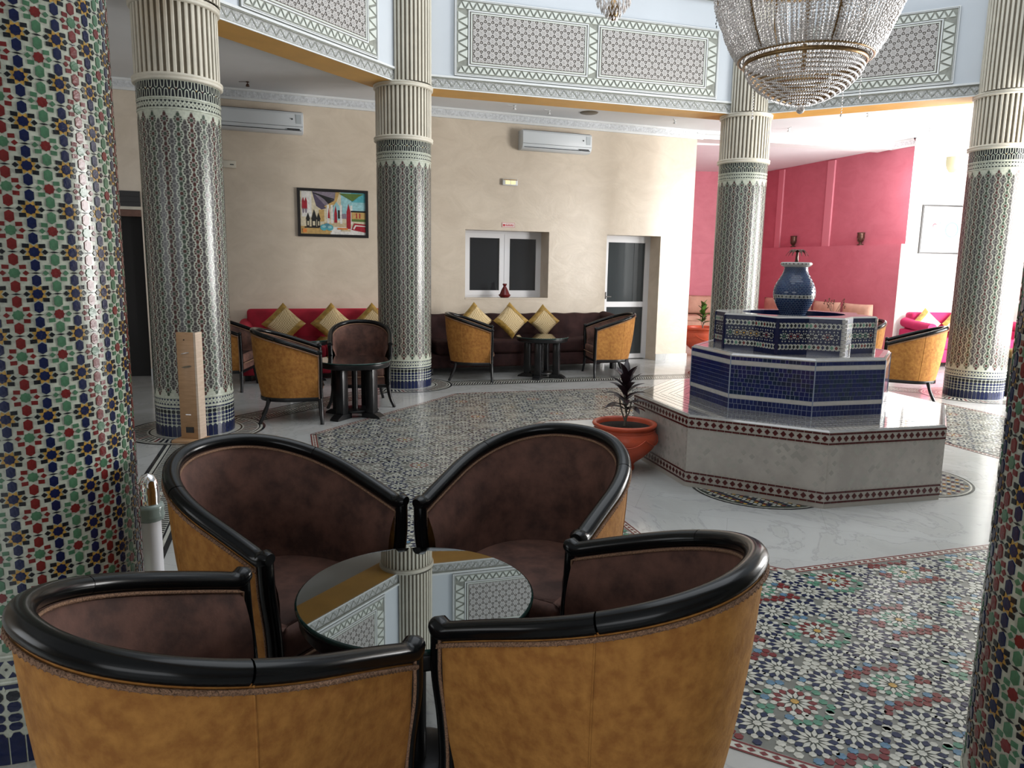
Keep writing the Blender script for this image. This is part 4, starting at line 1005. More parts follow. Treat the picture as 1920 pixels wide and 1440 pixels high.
def make_chair():
    t = thing('tub_armchair', '', 'armchair')
    # rail in sections with visible joints
    lip = .0
    def railsec(i0, i1, first=False, last=False):
        mb = MB(); P = RP[i0:i1 + 1]; rx = [.0285] * len(P); rz_ = [.0245] * len(P)
        if first:
            P = [P[0] + Vector((0, .035, .012)), P[0] + Vector((0, .018, .012)), P[0] + Vector((0, .002, .004))] + P[1:]; rx = [.020, .031, .031] + rx[1:]; rz_ = [.018, .028, .027] + rz_[1:]
        if last:
            P = P[:-1] + [P[-1] + Vector((0, .002, .004)), P[-1] + Vector((0, .018, .012)), P[-1] + Vector((0, .035, .012))]; rx = rx[:-1] + [.031, .031, .020]; rz_ = rz_[:-1] + [.027, .028, .018]
        mb.sweep(P, rx, rz_, 14); mb.build('rail', M['rail'], t)
    a, b = 20, 52
    railsec(0, a, first=True); railsec(b, NS, last=True)
    mb = MB(); P = [RP[a] + (RP[a + 1] - RP[a]) * .12] + RP[a + 1:b] + [RP[b] + (RP[b - 1] - RP[b]) * .12]; mb.sweep(P, .0285, .0245, 14); mb.build('rail', M['rail'], t)
    # outer suede panel
    mb = MB(); rows = []
    for j in range(10):
        v = j / 9; row = []
        for i in range(NS + 1):
            top = RP[i] - INW[i] * .020 + Vector((0, 0, -.012)); bo_ = bot_pt(i, .262, .87); p = top.lerp(bo_, v); p = p - INW[i] * (.014 * math.sin(PI * v)) 
            if abs(SS[i]) > .985: p = p + INW[i] * .006
            row.append(p)
        rows.append(row)
    mb.grid(rows, flip=True); o_out = mb.build('outer_panel', M['suede'], t)
    for i in (20, 52):
        mb = MB(); mb.sweep([rows[j][i] - INW[i] * .0005 for j in range(10)], .0028, .0022, 6, upv=tuple(INW[i])); mb.build('seam', M['suede'], o_out)
    # inner velvet panel
    mb = MB(); rows = []
    for j in range(9):
        v = j / 8; row = []
        for i in range(NS + 1):
            top = RP[i] + INW[i] * .014 + Vector((0, 0, -.016)); bo_ = bot_pt(i, .40, .90) + INW[i] * .04; p = top.lerp(bo_, v); p = p + INW[i] * (.022 * math.sin(PI * min(v * 1.3, 1))); row.append(p)
        rows.append(row)
    mb.grid(rows); o_in = mb.build('inner_panel', M['velvet'], t)
    # braids
    def zig(pts, amp, wdt, upd):
        out = []
        return out
    mb = MB()
    P = [RP[i] - INW[i] * .0255 + Vector((0, 0, -.0255)) for i in range(NS + 1)]
    mb.sweep(P, .0045, .0060, 6); 
    Lz = []
    for i in range(NS):
        for k in range(3):
            p = P[i].lerp(P[i + 1], k / 3) - INW[i] * .0035; Lz.append(p + Vector((0, 0, .0045 * (1 if (3 * i + k) % 2 else -1))))
    mb.sweep(Lz, .0022, .0022, 4); mb.build('outer_braid', M['braid'], o_out)
    mb = MB(); P = [RP[i] + INW[i] * .022 + Vector((0, 0, -.026)) for i in range(NS + 1)]
    P = [Vector((P[0].x, P[0].y - .004, .42))] + P + [Vector((P[-1].x, P[-1].y - .004, .42))]
    mb.sweep(P, .0052, .0052, 6); mb.build('inner_braid', M['braid'], o_in)
    for sg in (-1, 1):
        mb = MB(); x = CW / 2
        P = cp_eval([(sg * (x), CDF + .012, CZT - .005), (sg * (x - .004), CDF + .014, .60), (sg * (x - .022), CDF + .012, .48), (sg * (x - .030), CDF + .010, .36), (sg * (x - .024), CDF + .012, .255)], 16)
        mb.sweep(P, [.026] * 16, [.024] * 16, 10, upv=(0, 1, 0)); o_p = mb.build('arm_post', M['rail'], t)
        mb = MB(); P = [p + Vector((sg * .022, -.016, 0)) for p in P]; mb.sweep(P, .0045, .0045, 5, upv=(0, 1, 0)); mb.build('post_braid', M['braid'], o_p)
        mb = MB(); P = cp_eval([(sg * (x - .026), CDF + .005, .26), (sg * (x - .022), CDF + .010, .19), (sg * (x + .000), CDF + .015, .09), (sg * (x + .040), CDF + .02, 0.0)], 12)
        mb.sweep(P, [.026, .026, .025, .024, .023, .022, .021, .020, .019, .018, .018, .020], [.024] * 6 + [.021, .020, .019, .018, .018, .019], 8, upv=(0, 1, 0)); mb.build('leg', M['darkwood'], t)
        mb = MB(); P = cp_eval([(sg * .215, -.26, .25), (sg * .225, -.285, .14), (sg * .255, -.35, 0.0)], 8)
        mb.sweep(P, [.022, .022, .021, .020, .019, .018, .017, .017], .019, 8, upv=(0, 1, 0), rot=PI / 8); mb.build('leg', M['darkwood'], t)
    # seat frame
    def plan(k, ky, fy): return [((RP[i].x * k), (RP[i].y * ky if RP[i].y < 0 else RP[i].y + fy)) for i in range(0, NS + 1, 2)]
    mb = MB(); mb.prism(plan(.885, .87, .012), .222, .264, 0, bottom=True); bevel(mb.build('seat_frame', M['darkwood'], t), .006, 2)
    mb = MB(); mb.prism(plan(.80, .80, .010), .262, .345, 0, bottom=True); mb.build('seat_base', M['velvet'], t)
    mb = MB(); mb.prism(plan(.80, .80, .028), .345, .455, 0, bottom=True); so = mb.build('seat', M['velvet'], t)
    bevel(so, .035, 3)
    mb = MB(); pf = [(x, y) for x, y in plan(.80, .80, .030)]
    mb.sweep([(-.255, CDF + .036, .352), (0, CDF + .042, .352), (.255, CDF + .036, .352)], .005, .005, 6); mb.build('seat_braid', M['braid'], so)
    return t
proto = make_chair()
chairs = [
 ((-.630, 1.575), -.609, 'ochre tub armchair at front left, back to the viewer, brown velvet inside', 'front'),
 ((.220, 1.821), .974, 'ochre tub armchair at front right of the glass table, back to the viewer', 'front'),
 ((-.785, 2.495), -2.087, 'tub armchair facing the viewer, on the left beyond the front glass table', 'front'),
 ((.070, 2.685), 2.612, 'tub armchair facing the viewer, right beyond the glass table near the potted plant', 'front'),
 ((-2.233, 7.477), -1.308, 'tub armchair seen side-on with orange side, left of the small black table', 'mid'),
 ((-1.735, 8.330), -2.943, 'dark tub armchair facing the viewer, directly behind the small black table', 'mid'),
 ((-3.62, 9.28), -1.50, 'tub armchair mostly hidden behind the column with the wooden stand', 'mid'),
 ((-.540, 10.40), -1.54, 'tub armchair at the left end of the brown sofa, facing right', 'sofa'),
 ((1.400, 10.98), 1.72, 'tub armchair at the right end of the brown sofa, in front of the glazed door', 'sofa'),
 ((5.060, 9.36), 1.10, 'ochre tub armchair right of the fountain, in front of the pink sofa', 'right'),
 ((4.78, 10.32), 1.70, 'tub armchair half hidden behind the fountain, rounded frame just showing', 'right')]
GRP = {'front': 'armchairs around the front glass table', 'mid': 'armchairs around the small black table by the left column', 'sofa': 'armchairs at the brown sofa', 'right': 'armchairs right of the fountain'}
for i, (xy, rz, lab, g) in enumerate(chairs):
    c = proto if i == 0 else copy_tree(proto)
    c.location = (xy[0], xy[1], 0); c.rotation_euler = (0, 0, rz); c['label'] = lab; c['group'] = GRP[g]

# ================================================================== ROUND TABLES
def make_table():
    t = thing('round_table', 'x', 'table')
    mb = MB(); mb.lathe([(.001, .538), (.366, .538), (.372, .541), (.372, .549), (.366, .552)], 72, mi=1); mb.poly([(.366 * math.cos(i * PI / 36), .366 * math.sin(i * PI / 36), .552) for i in range(72)], 0)
    mb.build('glass_top', [M['glasstop'], M['glassedge']], t)
    mb = MB(); mb.lathe([(.001, .485), (.335, .485), (.352, .492), (.362, .505), (.360, .520), (.366, .530), (.360, .538), (.001, .538)], 64); mb.build('table_top', M['darkwood'], t)
    for k in range(4):
        a = k * PI / 2 + PI / 4
        X = lambda v: (v[0] * math.cos(a) - v[1] * math.sin(a), v[0] * math.sin(a) + v[1] * math.cos(a), v[2])
        mb = MB(); mb.box((.165, -.045, .045), (.255, .045, .486), X=X); bevel(mb.build('leg', M['darkwood'], t), .006, 2)
        mb = MB(); P = [(.12, -.05, 0), (.345, -.05, 0), (.335, -.05, .02), (.275, -.05, .05), (.12, -.05, .05)]
        vs = [X(p) for p in P] + [X((p[0], -p[1], p[2])) for p in P]; mb.mesh(vs, [(0, 1, 2, 3, 4), (9, 8, 7, 6, 5)] + [(i, (i + 1) % 5 + 0, (i + 1) % 5 + 5, i + 5)[::-1] for i in range(5)]); mb.build('foot', M['darkwood'], t)
    mb = MB(); mb.lathe([(.001, .05), (.16, .05), (.165, .055), (.165, .07), (.15, .075), (.001, .075)], 40); mb.lathe([(.03, .075), (.03, .485)], 16); mb.build('lower_shelf', M['darkwood'], t)
    return t
tproto = make_table()
tcopies = [tproto] + [copy_tree(tproto) for _ in range(3)]
for i, (x, y, rz, lab) in enumerate([(-.277, 2.075, .0, 'round glass-topped black table ringed by the four front armchairs'), (-1.665, 7.66, .35, 'small round black pedestal table in front of the dark armchair at left'), (-2.80, 9.72, .2, 'round black table in front of the red sofa'), (.43, 10.62, .5, 'round black table in front of the brown sofa')]):
    c = tcopies[i]
    c.location = (x, y, 0); c.rotation_euler = (0, 0, rz); c['label'] = lab; c['group'] = 'round black lounge tables'
    c.scale = (.945, .945, 1.145) if i == 0 else (1.03, 1.03, 1.09)

# ================================================================== SOFAS (built along the wall, local x along wall, -y into room)
def rbox(lo, hi, r, name, mt, par, seg=3):
    mb = MB(); mb.box(lo, hi); return bevel(weld(mb.build(name, mt, par)), r, seg)
# brown tufted sofa
sfb = thing('tufted_sofa', 'dark brown tufted sofa against the wall below the sliding window', 'sofa', UW(-3.35, .0), WA)
rbox((-1.62, -.84, .10), (1.62, -.12, .30), .03, 'base', M['sofabrown'], sfb)
rbox((-1.42, -.86, .30), (1.42, -.32, .50), .05, 'seat', M['sofabrown'], sfb)
mb = MB(); rows = []
nx, nz_ = 88, 12
for j in range(nz_ + 1):
    v = j / nz_; row = []
    for i in range(nx + 1):
        u = i / nx; x = -1.62 + 3.24 * u
        sc1 = .5 + .5 * math.cos(2 * PI * (x / .36)); z = .30 + .53 * min(v * 1.25, 1) + (.012 * sc1 if v > .7 else 0)
        yy = -.36 + .10 * v if v < .8 else -.28 + (v - .8) * 1.1
        tuft = .022 * abs(math.sin(PI * (x / .36 + (.5 if int(v * 5) % 2 else 0)))) * math.sin(PI * min(v, .8) / .8)
        if v > .8: z = .83 + .02 * math.sin((v - .8) / .2 * PI) + .012 * sc1
        row.append((x, yy - tuft, z))
    rows.append(row)
mb.grid(rows, flip=False); weld(mb.build('backrest', M['sofabrown'], sfb))
rbox((-1.60, -.24, .10), (1.60, -.06, .84), .03, 'back_frame', M['sofabrown'], sfb)
for sg in (-1, 1):
    mb = MB(); P = cp_eval([(sg * 1.58, -.20, .80), (sg * 1.60, -.45, .775), (sg * 1.60, -.68, .70), (sg * 1.60, -.85, .64)], 16); mb.sweep(P, [.11] * 16, [.085] * 16, 14); mb.box((sg * 1.60 - .07, -.84, .12), (sg * 1.60 + .07, -.15, .68)); mb.build('arm', M['sofabrown'], sfb)
for x in (-1.5, 1.5):
    for y in (-.76, -.2): rbox((x - .04, y - .04, 0), (x + .04, y + .04, .10), .005, 'foot', M['darkwood'], sfb)
# cushion maker
def cushion(label, grp, pos, rz, size, m_c, m_band, lean=.25, bands=(0,)):
    t = thing('cushion', label, 'cushion', pos, rz, grp)
    h = size / 2; N = 12
    def pf(u, v):  # u,v in [-1,1]
        k = (1 - abs(u) ** 2.6) * (1 - abs(v) ** 2.6); th = .075 * max(k, 0) ** .5
        pin_ = 1 - .06 * (1 - abs(u) ** 2) * (abs(v) ** 3) ; pin2 = 1 - .06 * (1 - abs(v) ** 2) * (abs(u) ** 3)
        return u * h * pin2, v * h * pin_, th
    def T(x, y, z):   # rotate 45deg in plane, stand up, lean back
        c = math.sqrt(.5); X_ = (x - y) * c; Z_ = (x + y) * c + h * 1.414
        y_ = -z; return (X_, y_ * math.cos(lean) + Z_ * math.sin(lean) * 1.0, Z_ * math.cos(lean) - y_ * math.sin(lean))
    mb = MB()
    for sg in (1, -1):
        rows = []
        for j in range(N + 1):
            rows.append([T(*(lambda q: (q[0], q[1], sg * q[2]))(pf(-1 + 2 * i / N, -1 + 2 * j / N))) for i in range(N + 1)])
        mb.grid(rows, flip=(sg < 0))
    weld(mb.build('cover', m_c, t))
    for b in bands:
        mb = MB(); rows = []
        for j in range(5):
            v = .62 + .38 * j / 4; row = []
            for i in range(N + 1):
                u = -1 + 2 * i / N; uu, vv = (u, v) if b == 0 else ((v, u) if b == 1 else ((u, -v) if b == 2 else (-v, u)))
                x, y, z = pf(uu, vv); row.append(T(x * 1.012, y * 1.012, z + .004))
            rows.append(row)
        mb.grid(rows, flip=b in (1, 2)); mb.build('gold_band', m_band, t)
    return t
def wc(u, v, z): return UW(u, v, z)
CS = .40
cushion('woven gold-edged cushion at the left end of the brown sofa', 'cushions on the brown sofa', wc(-4.10, .62, .50), WA, CS, M['weave'], M['goldcloth'], bands=(0, 3))
cushion('woven gold-edged cushion in the middle of the brown sofa', 'cushions on the brown sofa', wc(-3.54, .66, .50), WA, CS, M['weave'], M['goldcloth'], bands=(1, 3))
cushion('woven gold-edged cushion nearest the right end of the brown sofa', 'cushions on the brown sofa', wc(-2.98, .62, .50), WA, CS * .94, M['weave'], M['goldcloth'], bands=(0, 1))
# red sofa
def plain_sofa(name, label, loc, rz, W_, mt, back_h=.94, D_=.80):
    t = thing(name, label, 'sofa', loc, rz)
    rbox((-W_ / 2, -D_, .08), (W_ / 2, -.05, .30), .02, 'base', mt, t)
    n = 2
    for k in range(n): rbox((-W_ / 2 + .16 + (W_ - .32) * k / n + .004, -D_ - .01, .30), (-W_ / 2 + .16 + (W_ - .32) * (k + 1) / n - .004, -.22, .46), .04, 'seat_cushion', mt, t)
    rbox((-W_ / 2 + .10, -.26, .28), (W_ / 2 - .10, -.03, back_h), .05, 'backrest', mt, t)
    for sg in (-1, 1):
        mb = MB(); x0 = sg * (W_ / 2 - .08)
        rbox((x0 - .08, -D_ + .02, .08), (x0 + .08, -.05, .60), .03, 'arm', mt, t); mb.sweep([(x0, -D_ + .02, .66), (x0, -.4, .68), (x0, -.08, .72)], .088, .085, 14); mb.build('arm_roll', mt, t)
        rbox((x0 - .04, -D_ + .05, 0), (x0 + .04, -D_ + .13, .08), .004, 'foot', M['darkwood'], t)
        rbox((x0 - .04, -.2, 0), (x0 + .04, -.12, .08), .004, 'foot', M['darkwood'], t)
    return t
plain_sofa('red_sofa', 'crimson sofa against the back wall below the framed arcade picture', UW(-6.32, .0), WA, 2.24, M['sofared'])
for u, lab, bd_ in ((-6.86, 'woven gold-edged cushion at the left end of the red sofa', (0, 2)), (-6.20, 'woven gold-edged cushion in the middle of the red sofa', (0, 3)), (-5.62, 'woven gold-edged cushion at the right of the red sofa, half behind the column', (0, 1))):
    cushion(lab, 'cushions on the red sofa', UW(u, .50, .46), WA, .42, M['weave'], M['goldcloth'], bands=bd_)
# right sofa: red like the other, bright light put into its magenta colour
AW = math.atan2(.12, 1)
ps = plain_sofa('lit_red_sofa', 'crimson sofa, bright magenta in the light, against the white wall at the right, below the small picture', (7.95, 13.42, 0), AW, 2.0, M['sofaredlit'], .90, .85)
cushion('cream cushion with gold edge at the left of the magenta sofa', 'cushions on the magenta sofa', (7.30, 12.90, .44), AW, .40, M['creamcloth'], M['goldcloth'], bands=(0,))
cushion('cream cushion with gold edge beside the column on the magenta sofa', 'cushions on the magenta sofa', (7.88, 12.97, .44), AW, .40, M['creamcloth'], M['goldcloth'], bands=(0,))
# divan bench in the alcove with back cushions
dv = thing('alcove_divan', 'low beige divan running along the pink alcove walls', 'divan')
mb = MB(); kbox(mb, .35, 3.9, -.80, -.10, .0, .42); mb.box((3.3, 16.8, 0), (5.2, 17.44, .42)); weld(mb.build('base', M['divancloth'], dv))
mb = MB(); kbox(mb, .35, 3.9, -.82, -.10, .42, .55); mb.box((3.3, 16.78, .42), (5.2, 17.44, .55)); bevel(weld(mb.build('mattress', M['divancloth'], dv)), .03, 2)
angK = math.atan2(dK.y, dK.x)
def back_cushion(lab, c, rz, W_, grp='beige back cushions on the alcove divan'):
    t = thing('back_cushion', lab, 'cushion', (c[0], c[1], .55), rz, grp); N = 10; mb = MB()
    for sg in (1, -1):
        rows = []
        for j in range(N + 1):
            row = []
            for i in range(N + 1):
                u, v = -1 + 2 * i / N, -1 + 2 * j / N; k = max((1 - abs(u) ** 3) * (1 - abs(v) ** 3), 0) ** .5
                row.append((u * W_ / 2 * (1 - .03 * v * v), sg * .08 * k, .22 + v * .215 + .012 * (u * u) * (1 if v > .5 else 0)))
            rows.append(row)
        mb.grid(rows, flip=(sg > 0))
    weld(mb.build('cover', M['divancloth'], t)); return t
for k, (t_, lab) in enumerate([(.65, 'beige divan back cushion nearest the open end of the pink wall'), (1.50, 'beige divan back cushion, second from the open end of the pink wall'), (2.35, 'beige divan back cushion just right of the blue vase, behind it'), (3.15, 'beige divan back cushion in the far corner left of the blue vase')]):
    p = K + dK * (t_ + .15) - nK * .20; back_cushion(lab, p, angK, .80)
back_cushion('beige divan back cushion between the white wall and the column', (4.45, 17.32), 0, .8)
back_cushion('beige divan back cushion partly hidden by the green potted plant', (3.60, 17.32), 0, .8)

# ================================================================== POTS AND PLANTS
def pot(label, x, y, s, rimr=.245):
    t = thing('terracotta_pot', label, 'flowerpot', (x, y, 0))
    pr = [(.001, 0), (.088, 0), (.092, .02), (.085, .045), (.10, .065), (.17, .12), (.235, .19), (.262, .25), (.262, .285), (.240, .325), (.228, .345), (.236, .352), (.252, .360), (.258, .372), (.252, .384), (.236, .386), (.222, .375), (.215, .340)]
    mb = MB(); mb.lathe([(r * s, z * s) for r, z in pr], 56); mb.build('body', M['terracotta'], t)
    mb = MB(); mb.lathe([(.222 * s, .345 * s), (.12 * s, .350 * s), (.001, .352 * s)], 32); mb.build('soil', M['soil'], t)
    # draped relief swags
    for k in range(6):
        a0 = k * PI / 3; mb = MB(); P = []
        for i in range(11):
            u = i / 10; a = a0 + u * PI / 3; dz = .055 * math.sin(PI * u); z = .285 - dz; r = .264 if z > .24 else .264 - (.24 - z) * .45; P.append((r * s * math.cos(a), r * s * math.sin(a), z * s))
        mb.sweep(P, .005 * s, .005 * s, 6); mb.build('swag', M['terracotta'], t)
    mb = MB(); mb.lathe([(.238 * s, .325 * s), (.246 * s, .330 * s), (.238 * s, .337 * s)], 48); mb.build('neck_bead', M['terracotta'], t)
    return t
pot('terracotta urn pot standing beside the left corner of the fountain', .905, 5.74, 1.0)
pot('terracotta urn pot at the mouth of the pink alcove beside the white wall', 3.50, 13.55, 1.42)
def leaf(mb, base, az, el, L, wd, droop, mi=0):
    n = 9; rows = []; 
    p = Vector(base); dirh = Vector((math.cos(az), math.sin(az), 0)); side = Vector((-math.sin(az), math.cos(az), 0)); e = el
    for i in range(n):
        t = i / (n - 1); wv = wd * math.sin(PI * min(.06 + t * .94, 1)) ** .8 if t < 1 else .0005
        u = Vector((0, 0, 1)) * math.cos(e) - dirh * math.sin(e)
        rows.append([p - side * wv + u * (-wv * -.35), p, p + side * wv + u * (wv * .35)])
        p = p + (dirh * math.cos(e) + Vector((0, 0, 1)) * math.sin(e)) * (L / (n - 1)); e -= droop / (n - 1)
    mb.grid(rows)
def plant(label, x, y, z, levels, mt, name='leafy_plant', h=.40):
    t = thing(name, label, 'plant', (x, y, z))
    mb = MB(); mb.sweep(cp_eval([(0, 0, 0), (.01, 0, h * .3), (-.008, 0, h * .65), (0, 0, h)], 10), [.011 - .0006 * i for i in range(10)], [.011 - .0006 * i for i in range(10)], 8)
    mb.sweep(cp_eval([(.0, 0, .05), (-.03, .01, h * .35), (-.05, .0, h * .6)], 8), .006, .006, 6); mb.sweep(cp_eval([(.0, 0, .05), (.03, -.01, h * .3), (.045, .0, h * .5)], 8), .006, .006, 6)
    mb.build('stem', M['stem'], t)
    for (zb, az, el, L, wd, dr) in levels:
        mb = MB(); leaf(mb, (0, 0, zb), az, el, L, wd, dr); o = mb.build('leaf', mt, t)
    return t
rp = random.Random(11); lv = []
for k in range(26):
    f = k / 25; zb = .13 + .24 * f; az = k * 2.399 + .4; el = .35 + .95 * f + rp.uniform(-.1, .1); lv.append((zb, az, el, rp.uniform(.17, .225), rp.uniform(.026, .038), .55 + .5 * (1 - f)))
plant('dark purple-leaved plant growing in the terracotta pot beside the fountain', .905, 5.74, .345, lv, M['darkleaf'])
lv = []
for k in range(14):
    f = k / 13; lv.append((.10 + .30 * f, k * 2.399, .5 + .9 * f, .17, .045, .5))
plant('small green-leaved plant in the pot at the mouth of the pink alcove', 3.50, 13.55, .50, lv, M['greenleaf'], h=.42)
# side table with twig vase behind the fountain
stb = thing('alcove_table', 'small round side table with twig vase in the pink alcove behind the fountain', 'table', (5.72, 13.15, 0))
mb = MB(); mb.lathe([(.001, .56), (.30, .56), (.31, .57), (.31, .59), (.30, .60), (.001, .60)], 36); mb.lathe([(.03, .03), (.03, .56)], 16); mb.lathe([(.001, 0), (.18, 0), (.18, .02), (.04, .05)], 28); mb.build('pedestal', M['darkwood'], stb)
vz = thing('twig_vase', 'small gold vase of dry twigs with dark blossoms behind the fountain', 'vase', (5.72, 13.15, .60))
mb = MB(); mb.lathe([(.001, 0), (.045, 0), (.06, .05), (.05, .12), (.025, .16), (.03, .19)], 20); mb.build('body', M['goldcloth'], vz)
rt_ = random.Random(2)
for k in range(7):
    a = rt_.uniform(0, 6.28); r = rt_.uniform(.06, .17); hh = rt_.uniform(.26, .40); mb = MB(); mb.sweep(cp_eval([(0, 0, .15), (r * .4 * math.cos(a), r * .4 * math.sin(a), .15 + hh * .5), (r * math.cos(a), r * math.sin(a), .15 + hh)], 8), .004, .004, 5)
    for q in range(3): mb.octa((r * math.cos(a) + rt_.uniform(-.02, .02), r * math.sin(a), .15 + hh - q * .03), .016)
    mb.build('twig', M['bronze'], vz)

# ================================================================== THINGS ON THE WALLS
def on_wall(u, z, v=0): return UW(u, v, z)
def ac_unit(label, u0, u1, z0, z1):
    t = thing('air_conditioner', label, 'air conditioner', on_wall((u0 + u1) / 2, (z0 + z1) / 2), WA, 'split air conditioners on the back wall'); W_ = u1 - u0; H_ = z1 - z0
    mb = MB(); pr = [(0, H_ / 2), (-.17, H_ / 2), (-.20, H_ / 2 - .03), (-.205, -H_ * .22), (-.185, -H_ * .40), (-.13, -H_ / 2), (0, -H_ / 2)]
    L_, R_ = [(-W_ / 2, y, z) for y, z in pr], [(W_ / 2, y, z) for y, z in pr]; n = len(pr)
    mb.mesh(L_ + R_, [tuple(range(n)), tuple(reversed(range(n, 2 * n)))] + [(i, i + n, (i + 1) % n + n, (i + 1) % n) for i in range(n)]); bevel(weld(mb.build('body', M['acplastic'], t)), .008, 2)
    mb = MB(); mb.box((-W_ / 2 + .01, -.209, -H_ * .20 - .004), (W_ / 2 - .01, -.200, -H_ * .20), 0); mb.build('seam', M['frosted'], t)
    mb = MB(); mb.box((-W_ / 2 + .03, -.197, -H_ * .40), (W_ / 2 - .03, -.185, -H_ * .37), 0); mb.build('louvre_gap', M['frosted'], t)
    mb = MB(); mb.box((W_ / 2 - .22, -.206, -H_ * .36), (W_ / 2 - .05, -.196, -H_ * .31), 0); mb.build('display', M['blackframe'], t)
    mb = MB(); mb.ball((W_ / 2 - .15, -.206, H_ * .14), .011); mb.build('emblem', M['frosted'], t)
    mb = MB(); mb.box((W_ / 2 - .10, -.2065, -.02), (W_ / 2 - .03, -.203, H_ * .36)); mb.build('sticker', mat('grey_sticker', (.50, .55, .58), .5), t)
    mb = MB(); mb.box((-W_ / 2 + .02, -.16, H_ / 2 - .001), (W_ / 2 - .02, -.03, H_ / 2 + .006)); mb.build('intake_grille', M['blackframe'], t)
ac_unit('white wall air conditioner at the upper left, partly behind the column', -7.68, -6.50, 3.37, 3.65)
ac_unit('white wall air conditioner above the emergency lamp, right of the middle column', -3.25, -2.075, 3.385, 3.675)
def picture(label, pos, rz, W_, H_, fw_, mframe, painter, frame_d=.03):
    t = thing('framed_picture', label, 'picture', pos, rz)
    mb = MB(); frame_rect(mb, -W_ / 2, W_ / 2, -H_ / 2, H_ / 2, fw_, -frame_d, 0); mb.build('frame', mframe, t)
    mb = MB(); painter(mb, W_ - 2 * fw_, H_ - 2 * fw_)
    return t, mb
PC = {'pcream': (.72, .64, .46), 'pwhite': (.80, .78, .74), 'ppurple': (.10, .08, .13), 'pgreyv': (.26, .22, .27), 'pteal': (.10, .42, .48), 'psky': (.34, .62, .66), 'pred': (.38, .02, .035), 'pochre': (.58, .38, .14), 'pblack': (.02, .02, .02), 'pgreen': (.12, .20, .05), 'pblue': (.10, .30, .38), 'ptan': (.60, .48, .30), 'porange': (.75, .25, .06)}
PM = [mat(k, v, .35, noise=.25, scale=30) for k, v in PC.items()]; PI_ = {k: i for i, k in enumerate(PC)}
def paint1(mb, w_, h_):
    lay = [0]
    def P(pts, c):
        lay[0] += 1; y = -.012 - lay[0] * .00012
        mb.poly([(-w_ / 2 + x * w_, y, -h_ / 2 + (1 - z) * h_) for x, z in pts], PI_[c])
    def R(x0, z0, x1, z1, c): P([(x0, z1), (x1, z1), (x1, z0), (x0, z0)], c)
    def E(cx, cz, rx, rz_, c, n=14): P([(cx + rx * math.cos(-t * 2 * PI / n), cz + rz_ * math.sin(-t * 2 * PI / n) * -1) for t in range(n)][::-1], c)
    R(0, 0, 1, 1, 'pcream'); R(.62, 0, 1, .55, 'psky'); R(.78, 0, 1, .22, 'pteal')
    R(0, .82, .62, 1, 'pochre'); R(.35, .72, .75, .84, 'ptan'); R(.45, .82, 1, 1, 'pwhite')
    P([(.18, 0), (.52, .33), (.32, .42), (.24, .34)][::-1], 'ppurple'); P([(.18, 0), (.60, 0), (.53, .20), (.40, .36)][::-1], 'pgreyv')
    for k in range(5): P([(.19 + .03 * k, .02 + .01 * k), (.52 - .01 * k, .16 + .04 * k), (.51 - .01 * k, .19 + .04 * k), (.20 + .03 * k, .05 + .015 * k)][::-1], 'pblack')
    P([(.36, .34), (.52, .2), (.54, .0), (.60, 0), (.55, .24), (.42, .42)][::-1], 'pochre')
    R(.28, .42, .36, .70, 'pochre'); R(.02, 0, .17, .60, 'pwhite')
    for x in (.40, .46, .60, .76):
        R(x, .30, x + .035, .74, 'pwhite')
    P([(.50, .66), (.50, .34), (.55, .22), (.60, .34), (.60, .66)], 'psky'); P([(.64, .60), (.64, .28), (.68, .16), (.72, .30), (.72, .60)], 'psky')
    for (x, w2, z0, z1) in ((.535, .045, .30, .72), (.735, .065, .26, .86), (.43, .03, .36, .62)): P([(x, z0), (x - w2 / 2, z0 + .2), (x - w2 / 2, z1), (x + w2 / 2, z1), (x + w2 / 2, z0 + .2)], 'pred')
    R(.57, .42, .60, .62, 'pblack'); R(.63, .50, .70, .62, 'pgreyv')
    for x in (.045, .085): P([(x, .14), (x - .02, .24), (x - .02, .40), (x, .50), (x + .02, .40), (x + .02, .24)], 'pred'); E(x, .46, .014, .06, 'pgreyv')
    R(.77, .42, 1, .46, 'pblack'); R(.78, .46, 1, .66, 'pochre'); R(.78, .62, 1, .68, 'pgreen')
    for x in (.85, .90): R(x, .48, x + .018, .60, 'pred')
    P([(.58, .02), (.98, .02), (.90, .08), (.80, .20), (.68, .10)], 'pgreen')
    for (x, s) in ((.09, .8), (.17, 1.2), (.25, .8)):
        R(x, .66, x + .055 * s, .84, 'pblack'); R(x + .012, .70, x + .04 * s, .80, 'pcream'); P([(x - .01, .66), (x + .03 * s, .66 - .20 * s), (x + .07 * s, .66)][::-1], 'pblack')
    R(.06, .83, .28, .86, 'pblack')
    E(.35, .84, .055, .075, 'pteal'); E(.44, .84, .055, .075, 'pteal'); E(.40, .80, .05, .06, 'pblue'); E(.35, .82, .03, .03, 'psky'); E(.44, .83, .03, .03, 'psky'); R(.29, .92, .47, .95, 'pochre')
    P([(.78, .88), (.82, .72), (1, .74), (1, .94)], 'pred'); P([(.80, .85), (.835, .76), (1, .78), (1, .80), (.85, .79), (.82, .87)], 'pwhite'); R(.56, .84, .72, .88, 'porange'); R(.62, .88, .76, .92, 'ptan'); R(.03, .88, .09, .97, 'porange')
t, mb = picture('framed painting of an arcade with red parasols and lanterns on the back wall', on_wall(-6.10, 2.312), WA, 1.005, .68, .04, M['blackframe'], paint1)
mb.build('painting', PM, t)
